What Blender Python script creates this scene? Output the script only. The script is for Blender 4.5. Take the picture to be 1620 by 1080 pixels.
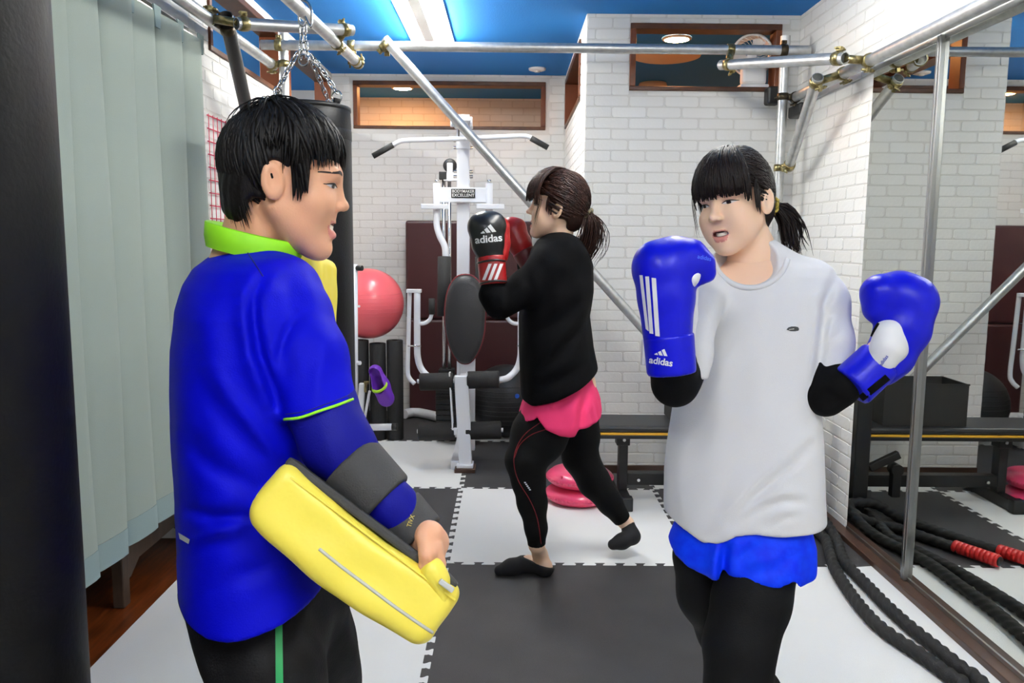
import bpy, bmesh, math, random
import numpy as np
from mathutils import Vector, Matrix
from mathutils.bvhtree import BVHTree

sc = bpy.context.scene
for o in list(bpy.data.objects): bpy.data.objects.remove(o)
COL = sc.collection
RND = random.Random(7)
PI = math.pi

# ------------------------------------------------------------------ camera
FPX, PITCH, YAW, ROLL, CAMH = 1297.8, .1224, .004, -.0083, 1.2753
_F = np.array([math.sin(YAW)*math.cos(PITCH), math.cos(YAW)*math.cos(PITCH), -math.sin(PITCH)])
_R0 = np.array([math.cos(YAW), -math.sin(YAW), 0.0]); _D0 = np.cross(_F, _R0)
_R = math.cos(ROLL)*_R0 + math.sin(ROLL)*_D0
_D = -math.sin(ROLL)*_R0 + math.cos(ROLL)*_D0
CAM = np.array([0, 0, CAMH])
cd = bpy.data.cameras.new('camera'); cam = bpy.data.objects.new('camera', cd); COL.objects.link(cam)
cd.sensor_width = 36; cd.lens = FPX/1620*36; cd.clip_start = .02
cam.matrix_world = Matrix(((_R[0], -_D[0], -_F[0], 0), (_R[1], -_D[1], -_F[1], 0), (_R[2], -_D[2], -_F[2], CAMH), (0, 0, 0, 1)))
sc.camera = cam
sc.view_settings.view_transform = 'Standard'; sc.view_settings.look = 'None'
sc.view_settings.gamma = 1; sc.view_settings.use_curve_mapping = False
sc.view_settings.exposure = 0.2
w = bpy.data.worlds.new('world'); sc.world = w; w.use_nodes = True
w.node_tree.nodes['Background'].inputs[0].default_value = (.75, .85, 1, 1)
w.node_tree.nodes['Background'].inputs[1].default_value = .25

def ray(u, v): return _F + (u-810)/FPX*_R + (v-540)/FPX*_D
def P(u, v, d): return CAM + d*ray(u, v)                       # pixel + depth along the optical axis
def _on(ax, u, v, val):
    r = ray(u, v); return CAM + (val-CAM[ax])/r[ax]*r
def onx(u, v, X): return _on(0, u, v, X)
def ony(u, v, Y): return _on(1, u, v, Y)
def onz(u, v, Z=0.): return _on(2, u, v, Z)
def proj(p):
    q = np.asarray(p)-CAM; d = q@_F
    return 810+FPX*(q@_R)/d, 540+FPX*(q@_D)/d, d

# ------------------------------------------------------------------ materials
def lin(c):
    return tuple((x/255/12.92 if x/255 <= .04045 else ((x/255+.055)/1.055)**2.4) for x in c)
MATS = {}
def mat(name, rgb, rough=.6, metal=0., spec=.5, bump=0., bscale=200., var=0., vscale=8., coat=0., sheen=0., sss=0., stretch=None, rgb2=None, emit=0., btype='noise', wr=0., wscale=9., wstretch=(1, 1, .5)):
    if name in MATS: return MATS[name]
    m = bpy.data.materials.new(name); m.use_nodes = True; nt = m.node_tree; b = nt.nodes['Principled BSDF']
    c = lin(rgb); b.inputs['Base Color'].default_value = (*c, 1)
    b.inputs['Roughness'].default_value = rough; b.inputs['Metallic'].default_value = metal
    b.inputs['Specular IOR Level'].default_value = spec
    b.inputs['Coat Weight'].default_value = coat; b.inputs['Coat Roughness'].default_value = .12
    b.inputs['Sheen Weight'].default_value = sheen
    if sss:
        b.inputs['Subsurface Weight'].default_value = sss; b.inputs['Subsurface Radius'].default_value = (.012, .005, .003); b.inputs['Subsurface Scale'].default_value = 1
    if emit:
        b.inputs['Emission Color'].default_value = (*c, 1); b.inputs['Emission Strength'].default_value = emit
    if var or bump or rgb2:
        tc = nt.nodes.new('ShaderNodeTexCoord'); mp = nt.nodes.new('ShaderNodeMapping'); nt.links.new(tc.outputs['Object'], mp.inputs[0])
        if stretch: mp.inputs['Scale'].default_value = stretch
    if var or rgb2:
        n = nt.nodes.new('ShaderNodeTexNoise'); n.inputs['Scale'].default_value = vscale; n.inputs['Detail'].default_value = 6; nt.links.new(mp.outputs[0], n.inputs[0])
        r = nt.nodes.new('ShaderNodeValToRGB'); r.color_ramp.elements[0].position = .3; r.color_ramp.elements[1].position = .7
        c2 = lin(rgb2) if rgb2 else tuple(x*(1-var) for x in c)
        r.color_ramp.elements[0].color = (*c2, 1); r.color_ramp.elements[1].color = (*c, 1)
        nt.links.new(n.outputs[0], r.inputs[0]); nt.links.new(r.outputs[0], b.inputs['Base Color'])
    if bump:
        n2 = nt.nodes.new('ShaderNodeTexNoise' if btype == 'noise' else 'ShaderNodeTexVoronoi'); n2.inputs['Scale'].default_value = bscale; nt.links.new(mp.outputs[0], n2.inputs[0])
        bp = nt.nodes.new('ShaderNodeBump'); bp.inputs['Strength'].default_value = bump; bp.inputs['Distance'].default_value = .004
        nt.links.new(n2.outputs[0], bp.inputs['Height']); nt.links.new(bp.outputs[0], b.inputs['Normal'])
    if wr:                                                     # broad cloth wrinkles
        tc2 = nt.nodes.new('ShaderNodeTexCoord'); m2 = nt.nodes.new('ShaderNodeMapping'); m2.inputs['Scale'].default_value = wstretch; nt.links.new(tc2.outputs['Object'], m2.inputs[0])
        n3 = nt.nodes.new('ShaderNodeTexNoise'); n3.inputs['Scale'].default_value = wscale; n3.inputs['Detail'].default_value = .6; n3.inputs['Distortion'].default_value = .9; nt.links.new(m2.outputs[0], n3.inputs[0])
        b3 = nt.nodes.new('ShaderNodeBump'); b3.inputs['Strength'].default_value = wr; b3.inputs['Distance'].default_value = .03; nt.links.new(n3.outputs[0], b3.inputs['Height'])
        if bump: nt.links.new(b3.outputs[0], bp.inputs['Normal'])
        else: nt.links.new(b3.outputs[0], b.inputs['Normal'])
    MATS[name] = m; return m

def obj_random_tint(m, amount):
    nt = m.node_tree; b = nt.nodes['Principled BSDF']; base = b.inputs['Base Color'].default_value[:]
    oi = nt.nodes.new('ShaderNodeObjectInfo'); r = nt.nodes.new('ShaderNodeValToRGB')
    r.color_ramp.elements[0].color = (*[x*(1-amount) for x in base[:3]], 1); r.color_ramp.elements[1].color = base
    nt.links.new(oi.outputs['Random'], r.inputs[0]); nt.links.new(r.outputs[0], b.inputs['Base Color'])

# ------------------------------------------------------------------ mesh helpers
def mesh(name, V, Fc, mats=None, smooth=False, mi=None):
    me = bpy.data.meshes.new(name)
    me.from_pydata([tuple(map(float, v)) for v in V], [], [tuple(f) for f in Fc])
    if mats is not None:
        for m in (mats if isinstance(mats, (list, tuple)) else [mats]): me.materials.append(m)
    if mi is not None: me.polygons.foreach_set('material_index', mi)
    if smooth: me.polygons.foreach_set('use_smooth', [True]*len(me.polygons))
    me.update(); return me
def adopt(o, parent):
    if parent is not None:
        o.parent = parent; o.matrix_parent_inverse = parent.matrix_world.inverted()
    return o
def tag(o, label=None, cat=None, group=None, kind=None):
    if label: o['label'] = label
    if cat: o['category'] = cat
    if group: o['group'] = group
    if kind: o['kind'] = kind
    return o
def put(name, me, parent=None, label=None, cat=None, group=None, kind=None):
    o = bpy.data.objects.new(name, me); COL.objects.link(o); adopt(o, parent)
    return tag(o, label, cat, group, kind)
def thing(name, label, cat, loc=(0, 0, 0), group=None, kind=None):
    o = bpy.data.objects.new(name, None); COL.objects.link(o); o.empty_display_size = .1
    o.location = tuple(map(float, loc)); o.matrix_world = Matrix.Translation(o.location)
    return tag(o, label, cat, group, kind)

class MB:                                                      # collects shapes, build() links them as one mesh
    def __init__(s): s.V = []; s.F = []; s.sm = []
    def add(s, V, Fc, smooth=False):
        n = len(s.V); s.V += [tuple(map(float, v)) for v in V]
        s.F += [tuple(i+n for i in f) for f in Fc]; s.sm += [smooth]*len(Fc); return s
    def box(s, lo, hi, bev=0.):
        c = [(a+b)/2 for a, b in zip(lo, hi)]; h = [(b-a)/2 for a, b in zip(lo, hi)]
        return s.obox(c, (1, 0, 0), (0, 1, 0), (0, 0, 1), h, bev)
    def obox(s, c, ax, ay, az, h, bev=0.):                     # oriented box, h = half sizes, bev = edge chamfer
        c = np.array(c, float); A = np.array([np.array(a, float)/np.linalg.norm(a) for a in (ax, ay, az)])
        if bev <= 0:
            V = [c + x*h[0]*A[0] + y*h[1]*A[1] + z*h[2]*A[2] for x in (-1, 1) for y in (-1, 1) for z in (-1, 1)]
            return s.add(V, [(0, 1, 3, 2), (4, 6, 7, 5), (0, 4, 5, 1), (2, 3, 7, 6), (0, 2, 6, 4), (1, 5, 7, 3)])
        bm = bmesh.new(); bmesh.ops.create_cube(bm, size=2)
        for v in bm.verts: v.co = Vector((v.co.x*h[0], v.co.y*h[1], v.co.z*h[2]))
        bmesh.ops.bevel(bm, geom=bm.edges[:], offset=bev, segments=2 if bev < .02 else 4, affect='EDGES', profile=.5)
        bm.verts.index_update()
        V = [c + v.co.x*A[0] + v.co.y*A[1] + v.co.z*A[2] for v in bm.verts]; Fc = [[v.index for v in f.verts] for f in bm.faces]; bm.free()
        return s.add(V, Fc, bev >= .02)
    def sweep(s, pts, r, seg=12, cap=True, smooth=True, flat=None):   # tube along a polyline; r number or list
        pts = np.array(pts, float); n = len(pts); rr = np.full(n, r) if np.isscalar(r) else np.array(r, float)
        T = np.gradient(pts, axis=0); T /= np.linalg.norm(T, axis=1)[:, None]+1e-12
        up = np.array([0, 0, 1.]) if abs(T[0][2]) < .9 else np.array([1., 0, 0])
        N = np.cross(T[0], up); N /= np.linalg.norm(N); V = []
        for i in range(n):
            N = N - (N@T[i])*T[i]; N /= np.linalg.norm(N)+1e-12; B = np.cross(T[i], N)
            for k in range(seg):
                a = 2*PI*k/seg; V.append(pts[i] + rr[i]*(math.cos(a)*N + math.sin(a)*(flat or 1)*B))
        Fc = [(i*seg+k, i*seg+(k+1) % seg, (i+1)*seg+(k+1) % seg, (i+1)*seg+k) for i in range(n-1) for k in range(seg)]
        s.add(V, Fc, smooth)
        if cap:
            m = len(s.V)-len(V); s.F += [tuple(m+k for k in range(seg))[::-1], tuple(m+(n-1)*seg+k for k in range(seg))]; s.sm += [False]*2
        return s
    def cyl(s, a, b, r, r2=None, seg=16, smooth=True): return s.sweep([a, b], [r, r if r2 is None else r2], seg, True, smooth)
    def hollow(s, a, b, r, t=.003, seg=16):                    # open pipe with wall thickness
        a = np.array(a, float); b = np.array(b, float); d = (b-a)/np.linalg.norm(b-a)
        s.sweep([a, b], r, seg, False)
        for e, k in ((a, d), (b, -d)):
            s.lathe(e, k, [(r, 0), (r-t, 0)], seg, False); s.lathe(e, k, [(r-t, 0), (r-t, .05)], seg); s.lathe(e, k, [(r-t, .05), (0, .05)], seg, False)
        return s
    def lathe(s, c, axis, prof, seg=24, smooth=True):          # prof: (radius, along axis)
        c = np.array(c, float); d = np.array(axis, float); d /= np.linalg.norm(d)
        u = np.cross(d, (0, 0, 1.) if abs(d[2]) < .9 else (1., 0, 0)); u /= np.linalg.norm(u); v = np.cross(d, u); V = []
        for r, h in prof:
            for k in range(seg): a = 2*PI*k/seg; V.append(c + d*h + max(r, 1e-5)*(math.cos(a)*u+math.sin(a)*v))
        n = len(prof)
        return s.add(V, [(i*seg+k, i*seg+(k+1) % seg, (i+1)*seg+(k+1) % seg, (i+1)*seg+k) for i in range(n-1) for k in range(seg)], smooth)
    def prism(s, poly, u, v, o, d):                            # planar outline (2D) in axes u,v at o, extruded by vector d
        u = np.array(u, float); v = np.array(v, float); o = np.array(o, float); d = np.array(d, float); n = len(poly)
        V = [o+a*u+b*v for a, b in poly]+[o+a*u+b*v+d for a, b in poly]
        return s.add(V, [tuple(range(n))[::-1], tuple(range(n, 2*n))]+[(i, (i+1) % n, n+(i+1) % n, n+i) for i in range(n)])
    def ring(s, c, axis, R, r, seg=20, sub=8, a0=0., a1=2*PI):
        c = np.array(c, float); d = np.array(axis, float); d /= np.linalg.norm(d)
        u = np.cross(d, (0, 0, 1.) if abs(d[2]) < .9 else (1., 0, 0)); u /= np.linalg.norm(u); v = np.cross(d, u)
        full = a1-a0 > 2*PI-.01; m = seg if full else seg+1
        pts = [c+R*(math.cos(a0+(a1-a0)*i/seg)*u+math.sin(a0+(a1-a0)*i/seg)*v) for i in range(m)]
        if full:
            V = []
            for i in range(m):
                a = 2*PI*i/seg; e = math.cos(a)*u+math.sin(a)*v
                for k in range(sub): b = 2*PI*k/sub; V.append(c+(R+r*math.cos(b))*e+r*math.sin(b)*d)
            return s.add(V, [(i*sub+k, i*sub+(k+1) % sub, ((i+1) % m)*sub+(k+1) % sub, ((i+1) % m)*sub+k) for i in range(m) for k in range(sub)], True)
        return s.sweep(pts, r, sub)
    def me(s, name, m):
        me = mesh(name, s.V, s.F, m); me.polygons.foreach_set('use_smooth', s.sm)
        bm = bmesh.new(); bm.from_mesh(me); bmesh.ops.recalc_face_normals(bm, faces=bm.faces[:]); bm.to_mesh(me); bm.free()
        return me
    def build(s, name, m, parent=None, label=None, cat=None, group=None, kind=None):
        return put(name, s.me(name, m), parent, label, cat, group, kind)
def bez(pts, n=24):                                            # Catmull-Rom through points
    p = np.array(pts, float); p = np.vstack([2*p[0]-p[1], p, 2*p[-1]-p[-2]]); out = []
    m = len(p)-3
    for i in range(m):
        k = max(2, n//m)
        for t in np.linspace(0, 1, k, endpoint=False):
            a, b, c, d = p[i:i+4]; out.append(.5*((2*b)+(-a+c)*t+(2*a-5*b+4*c-d)*t*t+(-a+3*b-3*c+d)*t**3))
    out.append(p[-2]); return np.array(out)
def unit(v): v = np.array(v, float); return v/np.linalg.norm(v)
def text_mesh(body, size, bold=.0):
    cu = bpy.data.curves.new('t', 'FONT'); cu.body = body; cu.size = size; cu.align_x = 'CENTER'; cu.align_y = 'CENTER'; cu.offset = bold
    o = bpy.data.objects.new('t', cu); COL.objects.link(o); bpy.context.view_layer.update()
    me = o.evaluated_get(bpy.context.evaluated_depsgraph_get()).to_mesh()
    V = [tuple(v.co) for v in me.vertices]; Fc = [tuple(p.vertices) for p in me.polygons]
    bpy.data.objects.remove(o); bpy.data.curves.remove(cu); return V, Fc
# ------------------------------------------------------------------ room dimensions (metres)
X0, Y1 = -.241, 3.132            # mat grid
CEIL, YP, XP, YB, XR, XL = 2.448, 4.436, .395, 6.05, 1.507, -1.28
YM, YS, YFAR, YFRONT, XA = 3.497, 2.95, 7.03, -2.6, -2.25
ZW0, ZW1 = 2.065, 2.40           # transom windows

# ------------------------------------------------------------------ strip lights: one in view, the others added
def strip_light(label, x, y0, y1, power, parentless=True):
    t = thing('fluorescent_light', label, 'ceiling light', (x, (y0+y1)/2, CEIL), 'long fluorescent fittings on the blue ceiling')
    hw = .125
    MB().box((x-hw, y0, CEIL-.012), (x+hw, y1, CEIL-.0005)).build('base_plate', M_fixture, t)
    MB().box((x-.03, y0, CEIL-.055), (x+.03, y1, CEIL-.0125), .004).build('ridge', M_fixture, t)
    for s in (-1, 1):
        MB().cyl((x+s*.075, y0+.03, CEIL-.045), (x+s*.075, y1-.03, CEIL-.045), .016, seg=10).build('tube_lamp', M_tube, t)
        for yy in (y0+.012, y1-.012):
            MB().box((x+s*.075-.016, yy-.012, CEIL-.065), (x+s*.075+.016, yy+.012, CEIL-.0125)).build('socket', M_fixture, t)
    return t
M_fixture = mat('white enamel', (238, 238, 236), .4)
M_tube = mat('lamp glass', (255, 252, 244), emit=84.)
strip_light('twin-tube white fluorescent fitting above the gym machine', -.462, 3.80, 5.03, 1)
strip_light('twin-tube white fluorescent fitting on the ceiling near the curtain', -.462, -1.0, .25, 1)  # unseen fitting added for more frontal light on the people
strip_light('twin-tube white fluorescent fitting on the ceiling near the mirror wall', .75, -1.0, .25, 1)  # its unseen partner, added for the same frontal fill
strip_light('twin-tube white fluorescent fitting on the ceiling above the battle rope', .62, 2.05, 3.30, 1)  # out-of-view fitting added to brighten the middle of the room
M_warm = mat('warm lamp', (255, 172, 104), emit=190.)

# ------------------------------------------------------------------ shell materials
M_wall = mat('wall joints', (216, 214, 209), .8, bump=.15, bscale=90)
M_brick = mat('white brick', (232, 231, 227), .75, bump=.25, bscale=60); obj_random_tint(M_brick, .05)
M_plain = mat('white plaster', (226, 225, 221), .8)
M_ceil = mat('blue ceiling paper', (0, 122, 204), .75, bump=.3, bscale=120)
M_wood = mat('brown stained wood', (92, 50, 22), .45, var=.45, vscale=6, stretch=(3, 3, 3), bump=.1)
M_wood2 = mat('orange brown wood', (118, 60, 26), .45, var=.4, vscale=6)
M_lam = mat('red brown laminate', (120, 58, 22), .3, rgb2=(70, 30, 10), vscale=7, stretch=(9, .8, 1), coat=.2)
M_skirt = mat('dark brown skirting', (70, 46, 34), .4, var=.25, vscale=10)
M_bwhite = mat('warm wall', (230, 205, 180), .8)

# ------------------------------------------------------------------ floor and mats
fl = MB().box((XA, YFRONT, -.07), (3.3, 7.15, -.0125)).build('floor', M_lam, kind='structure')
M_matw = mat('white foam', (232, 232, 230), .7, bump=.35, bscale=420, var=.03, vscale=3)
M_matb = mat('charcoal foam', (58, 57, 58), .6, bump=.5, bscale=420, rgb2=(46, 45, 47), vscale=5)
def tooth_edge(n=12):                                          # (along 0..1, depth) of an interlocking edge
    p = .965/n; h = .0125; out = [(0, 0)]
    for i in range(n):
        s = .0175+i*p
        out += [(s+a*p, d*h) for a, d in ((.20, 0.), (.14, .55), (.13, .9), (.17, 1), (.60, 1), (.64, .9), (.63, .55), (.56, 0.), (.52, -.45), (.515, -.85), (.55, -1), (1.03, -1))][:11]
        if i < n-1: out += [(s+p*1.14, -h), (s+p*1.175, -.85*h), (s+p*1.17, -.45*h)]
        else: out += [(s+p*.93, -h), (s+p*.95, 0)]
    return out+[(1, 0)]
TE = tooth_edge()
TILES = {}
def tile_mesh(x1, y1, L, R, B, T, m):                          # outline of one mat; L,R,B,T: toothed?
    key = (round(x1, 3), round(y1, 3), L, R, B, T, m.name)
    if key in TILES: return TILES[key]
    def edge(on, ln): return [(s*1., d) for s, d in TE if s <= ln-.03 or s == 1] if on and ln < .99 else (TE if on else [(0, 0), (1, 0)])
    pts = []
    for s, d in edge(B, x1)[:-1]: pts.append((min(s, x1), d))
    for s, d in edge(R, y1)[:-1]: pts.append((x1+d, min(s, y1)))
    for s, d in reversed(edge(T, x1)[1:]): pts.append((min(s, x1), y1+d))
    for s, d in reversed(edge(L, y1)[1:]): pts.append((d, min(s, y1)))
    q = [pts[0]]
    for a in pts[1:]:
        if abs(a[0]-q[-1][0])+abs(a[1]-q[-1][1]) > 1e-6: q.append(a)
    g = .0006; c = (x1/2, y1/2)
    mb = MB().prism(q, (1, 0, 0), (0, 1, 0), (0, 0, -.0115), (0, 0, .0115))
    TILES[key] = mb.me('mat_tile', m); return TILES[key]
cols = [X0-1, X0, X0+1]; xend = XR-.055
ny0 = -5
for ci, x in enumerate(cols):
    for r in range(ny0, 3):
        y = Y1+r
        wdt = 1. if ci < 2 else xend-x
        hgt = 1. if r < 2 else 1.
        if ci == 1 and r == 2: wdt = XP-X0-.004
        if ci == 2 and r == 2: continue
        if r == 2: hgt = YB-y-.004
        if ci == 2 and r == 1: hgt = YP-y-.004
        white = (ci+r) % 2 == 1
        full_x = wdt > .99
        me = tile_mesh(wdt, hgt, ci > 0, full_x and ci < 2, r > ny0, hgt > .99 and r < 2, M_matw if white else M_matb)
        o = put('mat_tile', me, fl); o.location = (x, y, 0)

# ------------------------------------------------------------------ brick paper walls
BW, BH = .185, .0565
def brick_variant(i):
    r = random.Random(i); w, h = BW-.009, BH-.008; pts = []
    for cx, cy, sx, sy in ((-1, -1, 1, 1), (1, -1, -1, 1), (1, 1, -1, -1), (-1, 1, 1, -1)):
        c = r.uniform(.004, .012); e = r.uniform(.003, .008)
        a = (cx*w/2+sx*c, cy*h/2+r.uniform(-.0012, .0012)); b = (cx*w/2+r.uniform(-.0015, .0015), cy*h/2+sy*e)
        pts += [b, a] if (cx*cy) > 0 else [a, b]
    t = .0022; ins = [(x*.985, y*.96) for x, y in pts]; n = 8
    V = [(x, y, 0) for x, y in pts]+[(x, y, t) for x, y in ins]
    return mesh('brick', V, [tuple(range(n, 2*n))]+[(k, (k+1) % n, n+(k+1) % n, n+k) for k in range(n)], M_brick)
BRICKS = [brick_variant(i) for i in range(6)]
def bricks(wall, org, u, nrm, length, z0, z1, holes=(), limit=300, phase=0.):
    """brick pieces on a wall plane; org = 3D point at u=0,z=0; holes (u0,u1,z0,z1)"""
    org = np.array(org, float); u = np.array(u, float); nrm = np.array(nrm, float); L = []
    r = random.Random(len(wall.name)+int(length*100))
    k = 0; z = 0.
    while z < z1:
        s = -(k % 2)*BW/2 - phase
        while s < length:
            a, b, c, d = max(s, 0), min(s+BW, length), max(z, z0), min(z+BH, z1)
            for h in holes:
                if a < h[1] and b > h[0] and c < h[3] and d > h[2]:
                    best = [(a, min(b, h[0]), c, d), (max(a, h[1]), b, c, d), (a, b, c, min(d, h[2])), (a, b, max(c, h[3]), d)]
                    best = max(best, key=lambda q: max(0, q[1]-q[0])*max(0, q[3]-q[2])); a, b, c, d = best
            if b-a > .025 and d-c > .018:
                p = org+u*(a+b)/2+np.array([0, 0, (c+d)/2]); q = proj(p)
                vis = q[2] > .1 and -40 < q[0] < 1660 and -40 < q[1] < 1120
                L.append((1 if vis else 0, -q[2] if q[2] > 0 else -99, p, b-a, d-c))
            s += BW
        z += BH; k += 1
    L.sort(key=lambda t: (-t[0], -t[1]))
    rest = MB(); zz = np.array([0, 0, 1.]); uu = np.cross(zz, nrm)
    for i, (_, _, p, bw, bh) in enumerate(L):
        fx = r.choice((-1, 1))
        M = Matrix(((uu[0]*bw/BW, 0, nrm[0], p[0]), (uu[1]*bw/BW, 0, nrm[1], p[1]), (uu[2], bh/BH, nrm[2], p[2]), (0, 0, 0, 1)))
        me = BRICKS[r.randrange(6)]
        if i < limit:
            o = bpy.data.objects.new('brick', me); COL.objects.link(o); o.matrix_world = M; o.parent = wall
        else:
            rest.add([M @ v.co for v in me.vertices], [tuple(f.vertices) for f in me.polygons])
    if rest.V: rest.build('brick_field', M_brick, wall, kind='stuff')
def panel_with_holes(mb, fixed_axis, f0, f1, a0, a1, holes):   # wall slab as boxes round its openings (all holes share z range)
    hs = sorted(holes); cur = a0
    def bx(p, q, z0, z1):
        if q-p < .001 or z1-z0 < .001: return
        if fixed_axis == 1: mb.box((p, f0, z0), (q, f1, z1))
        else: mb.box((f0, p, z0), (f1, q, z1))
    for h in hs:
        bx(cur, h[0], 0, CEIL); bx(h[0], h[1], 0, h[2]); bx(h[0], h[1], h[3], CEIL); cur = h[1]
    bx(cur, a1, 0, CEIL)
WT = .10
hb = [(-1.128, .25, ZW0, ZW1)]
def wall(name, axis, f0, f1, a0, a1, holes, m=None):
    mb = MB(); panel_with_holes(mb, axis, f0, f1, a0, a1, holes)
    return mb.build(name, m or M_wall, kind='structure')
wb = wall('wall_back', 1, YB, YB+WT, XL-.1, XP+WT, hb)
hp = [(.622, 1.41, 2.062, 2.402)]
wp = wall('wall_partition', 1, YP, YP+WT, XP, XR+.1, hp)
hs = [(4.77, 5.98, ZW0, ZW1)]
ws = wall('wall_partition_side', 0, XP, XP+WT, YP+WT, YB, hs)
hl = [(3.60, 4.69, ZW0, ZW1), (4.86, 5.97, ZW0, ZW1)]
wl = wall('wall_left', 0, XL-WT, XL, 3.385, YB, hl)
wr = wall('wall_right', 0, XR, XR+WT, YFRONT, YP, [])
MB().box((XL-WT, YFRONT, 2.10), (XL, 3.385, CEIL)).build('wall_alcove_lintel', M_plain, kind='structure')
MB().box((XA-.1, YFRONT, 0), (XA, 3.385, CEIL)).build('wall_alcove', M_plain, kind='structure')
MB().box((XA-.1, 3.385, 0), (XL-WT, 3.485, CEIL)).build('wall_alcove_end', M_plain, kind='structure')
MB().box((XA-.1, YFRONT-.1, 0), (XR+.1, YFRONT, CEIL)).build('wall_front', M_plain, kind='structure')
MB().box((XA-.1, YFRONT-.1, CEIL), (3.4, 7.2, CEIL+.08)).build('ceiling', M_ceil, kind='structure')
# rooms beyond the transom windows
wf = MB().box((-1.4, YFAR, 0), (3.3, YFAR+.1, CEIL)).build('wall_far', M_wall, kind='structure')
MB().box((3.2, YP+WT, 0), (3.3, YFAR, CEIL)).build('wall_far_right', M_plain, kind='structure')
MB().box((XR+.1, YP, 0), (3.3, YP+WT, CEIL)).build('wall_far_front', M_plain, kind='structure')
MB().box((XL-.1, YB+WT, 0), (XL, YFAR, CEIL)).build('wall_far_left', M_plain, kind='structure')
MB().box((-3.4, 3.485, 0), (-3.3, YFAR, CEIL)).build('wall_next_room', M_plain, kind='structure')
MB().box((-3.4, YFAR-.3, 0), (XL-WT, YFAR-.2, CEIL)).build('wall_next_room_end', M_plain, kind='structure')
MB().box((-3.4, 3.385, CEIL), (XA-.1, YFAR, CEIL+.08)).build('ceiling_next_room', M_ceil, kind='structure')
MB().box((-3.4, 3.385, -.07), (XA, YFAR, -.0125)).build('floor_next_room', M_lam, kind='structure')
MB().box((-3.4, 3.385, 0), (XA-.1, 3.485, CEIL)).build('wall_next_room_front', M_plain, kind='structure')

bricks(wb, (XL, YB, 0), (1, 0, 0), (0, -1, 0), XP-XL, 0, CEIL, [(hb[0][0]-XL-.025, hb[0][1]-XL+.025, ZW0-.025, ZW1+.025)])
bricks(wp, (XP, YP, 0), (1, 0, 0), (0, -1, 0), XR-XP, 0, CEIL, [(hp[0][0]-XP-.0, hp[0][1]-XP+.0, 2.062, 2.402)], phase=.05)
bricks(ws, (XP, YP, 0), (0, 1, 0), (-1, 0, 0), YB-YP, 0, CEIL, [(hs[0][0]-YP, hs[0][1]-YP, ZW0, ZW1)])
bricks(wl, (XL, 3.385, 0), (0, 1, 0), (1, 0, 0), YB-3.385, 0, CEIL, [(h[0]-3.385, h[1]-3.385, ZW0, ZW1) for h in hl], phase=.03)
bricks(wr, (XR, 1.2, 0), (0, 1, 0), (-1, 0, 0), YP-1.2, 0, CEIL, [(-.1, YM-1.2, 0, 2.03)], phase=.07)
bricks(wf, (-1.28, YFAR, 0), (1, 0, 0), (0, -1, 0), 1.9, 1.9, CEIL)

# transom windows
def transom(n, axis, f, fin, a0, a1, z0=ZW0, z1=ZW1, fw=.03):
    """wood frame round a wall opening; f = room face, fin = far face of the wall"""
    r = thing('window_%d' % n, None, None, (0, 0, 0), kind='structure')
    s = 1 if fin > f else -1; out = f-s*.012; far = fin
    def bx(p, q, za, zb, m, nm):
        lo, hi = sorted((out, far))
        (MB().box((p, lo, za), (q, hi, zb), .003) if axis == 1 else MB().box((lo, p, za), (hi, q, zb), .003)).build(nm, m, r)
    bx(a0, a1, z1-fw, z1, M_wood, 'frame_head'); bx(a0, a1, z0, z0+fw*.75, M_wood, 'frame_sill')
    bx(a0, a0+fw, z0+fw*.75, z1-fw, M_wood2, 'frame_jamb'); bx(a1-fw, a1, z0+fw*.75, z1-fw, M_wood2, 'frame_jamb')
transom(1, 1, YB, YB+WT, *hb[0]); transom(2, 1, YP, YP+WT, *hp[0]); transom(3, 0, XP, XP+WT, *hs[0])
transom(4, 0, XL, XL-WT, *hl[0]); transom(5, 0, XL, XL-WT, *hl[1])

# lamps and things of the room beyond
def downlight(label, x, y):
    t = thing('downlight', label, 'ceiling light', (x, y, CEIL), 'round warm downlights behind the transom windows')
    MB().lathe((x, y, CEIL), (0, 0, -1), [(.085, .0005), (.085, .008), (.07, .012)], 24).build('rim', M_fixture, t)
    MB().lathe((x, y, CEIL), (0, 0, -1), [(.07, .011), (.04, .016), (0, .018)], 24).build('bulb', M_warm, t)
downlight('round glowing downlight seen through the long back window', -.84, 6.56)
downlight('round glowing downlight seen through the window above the bench', .96, 4.93)
downlight('round warm downlight of the far room, out of view beyond the partition', 2.1, 6.2)  # extra downlight added to give the far rooms more warm light
M_drum = mat('cream lampshade', (236, 200, 165), .6, sss=.1)
p = ony(1033, 122, 6.3)
t = thing('drum_lamp', 'cream drum-shaped ceiling lamp seen through the window above the bench', 'ceiling light', (p[0], p[1], CEIL))
MB().lathe((p[0], p[1], CEIL), (0, 0, -1), [(.0, .001), (.10, .001), (.105, .02), (.105, .11), (.09, .122), (0, .126)], 28).build('shade', M_drum, t)
MB().lathe((p[0], p[1], CEIL), (0, 0, -1), [(0, .12), (.012, .127), (.012, .135), (0, .137)], 12).build('knob', M_wood2, t)
p = onz(1085, 84, CEIL-.02)
tag(MB().lathe((p[0]-.10, p[1]+.1, CEIL), (0, 0, -1), [(0, .001), (.22, .001), (.21, .022), (.19, .028), (0, .03)], 32).build('ceiling_disc', M_drum), 'flat cream ceiling disc seen through the window above the bench', 'ceiling fitting')
p = onz(850, 108, CEIL)
t = thing('smoke_detector', 'small white ceiling detector near the back wall', 'detector', (p[0], p[1], CEIL))
MB().lathe((p[0], p[1], CEIL), (0, 0, -1), [(0, .0005), (.06, .0005), (.058, .012), (.04, .018), (0, .02)], 24).build('disc', M_fixture, t)
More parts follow.
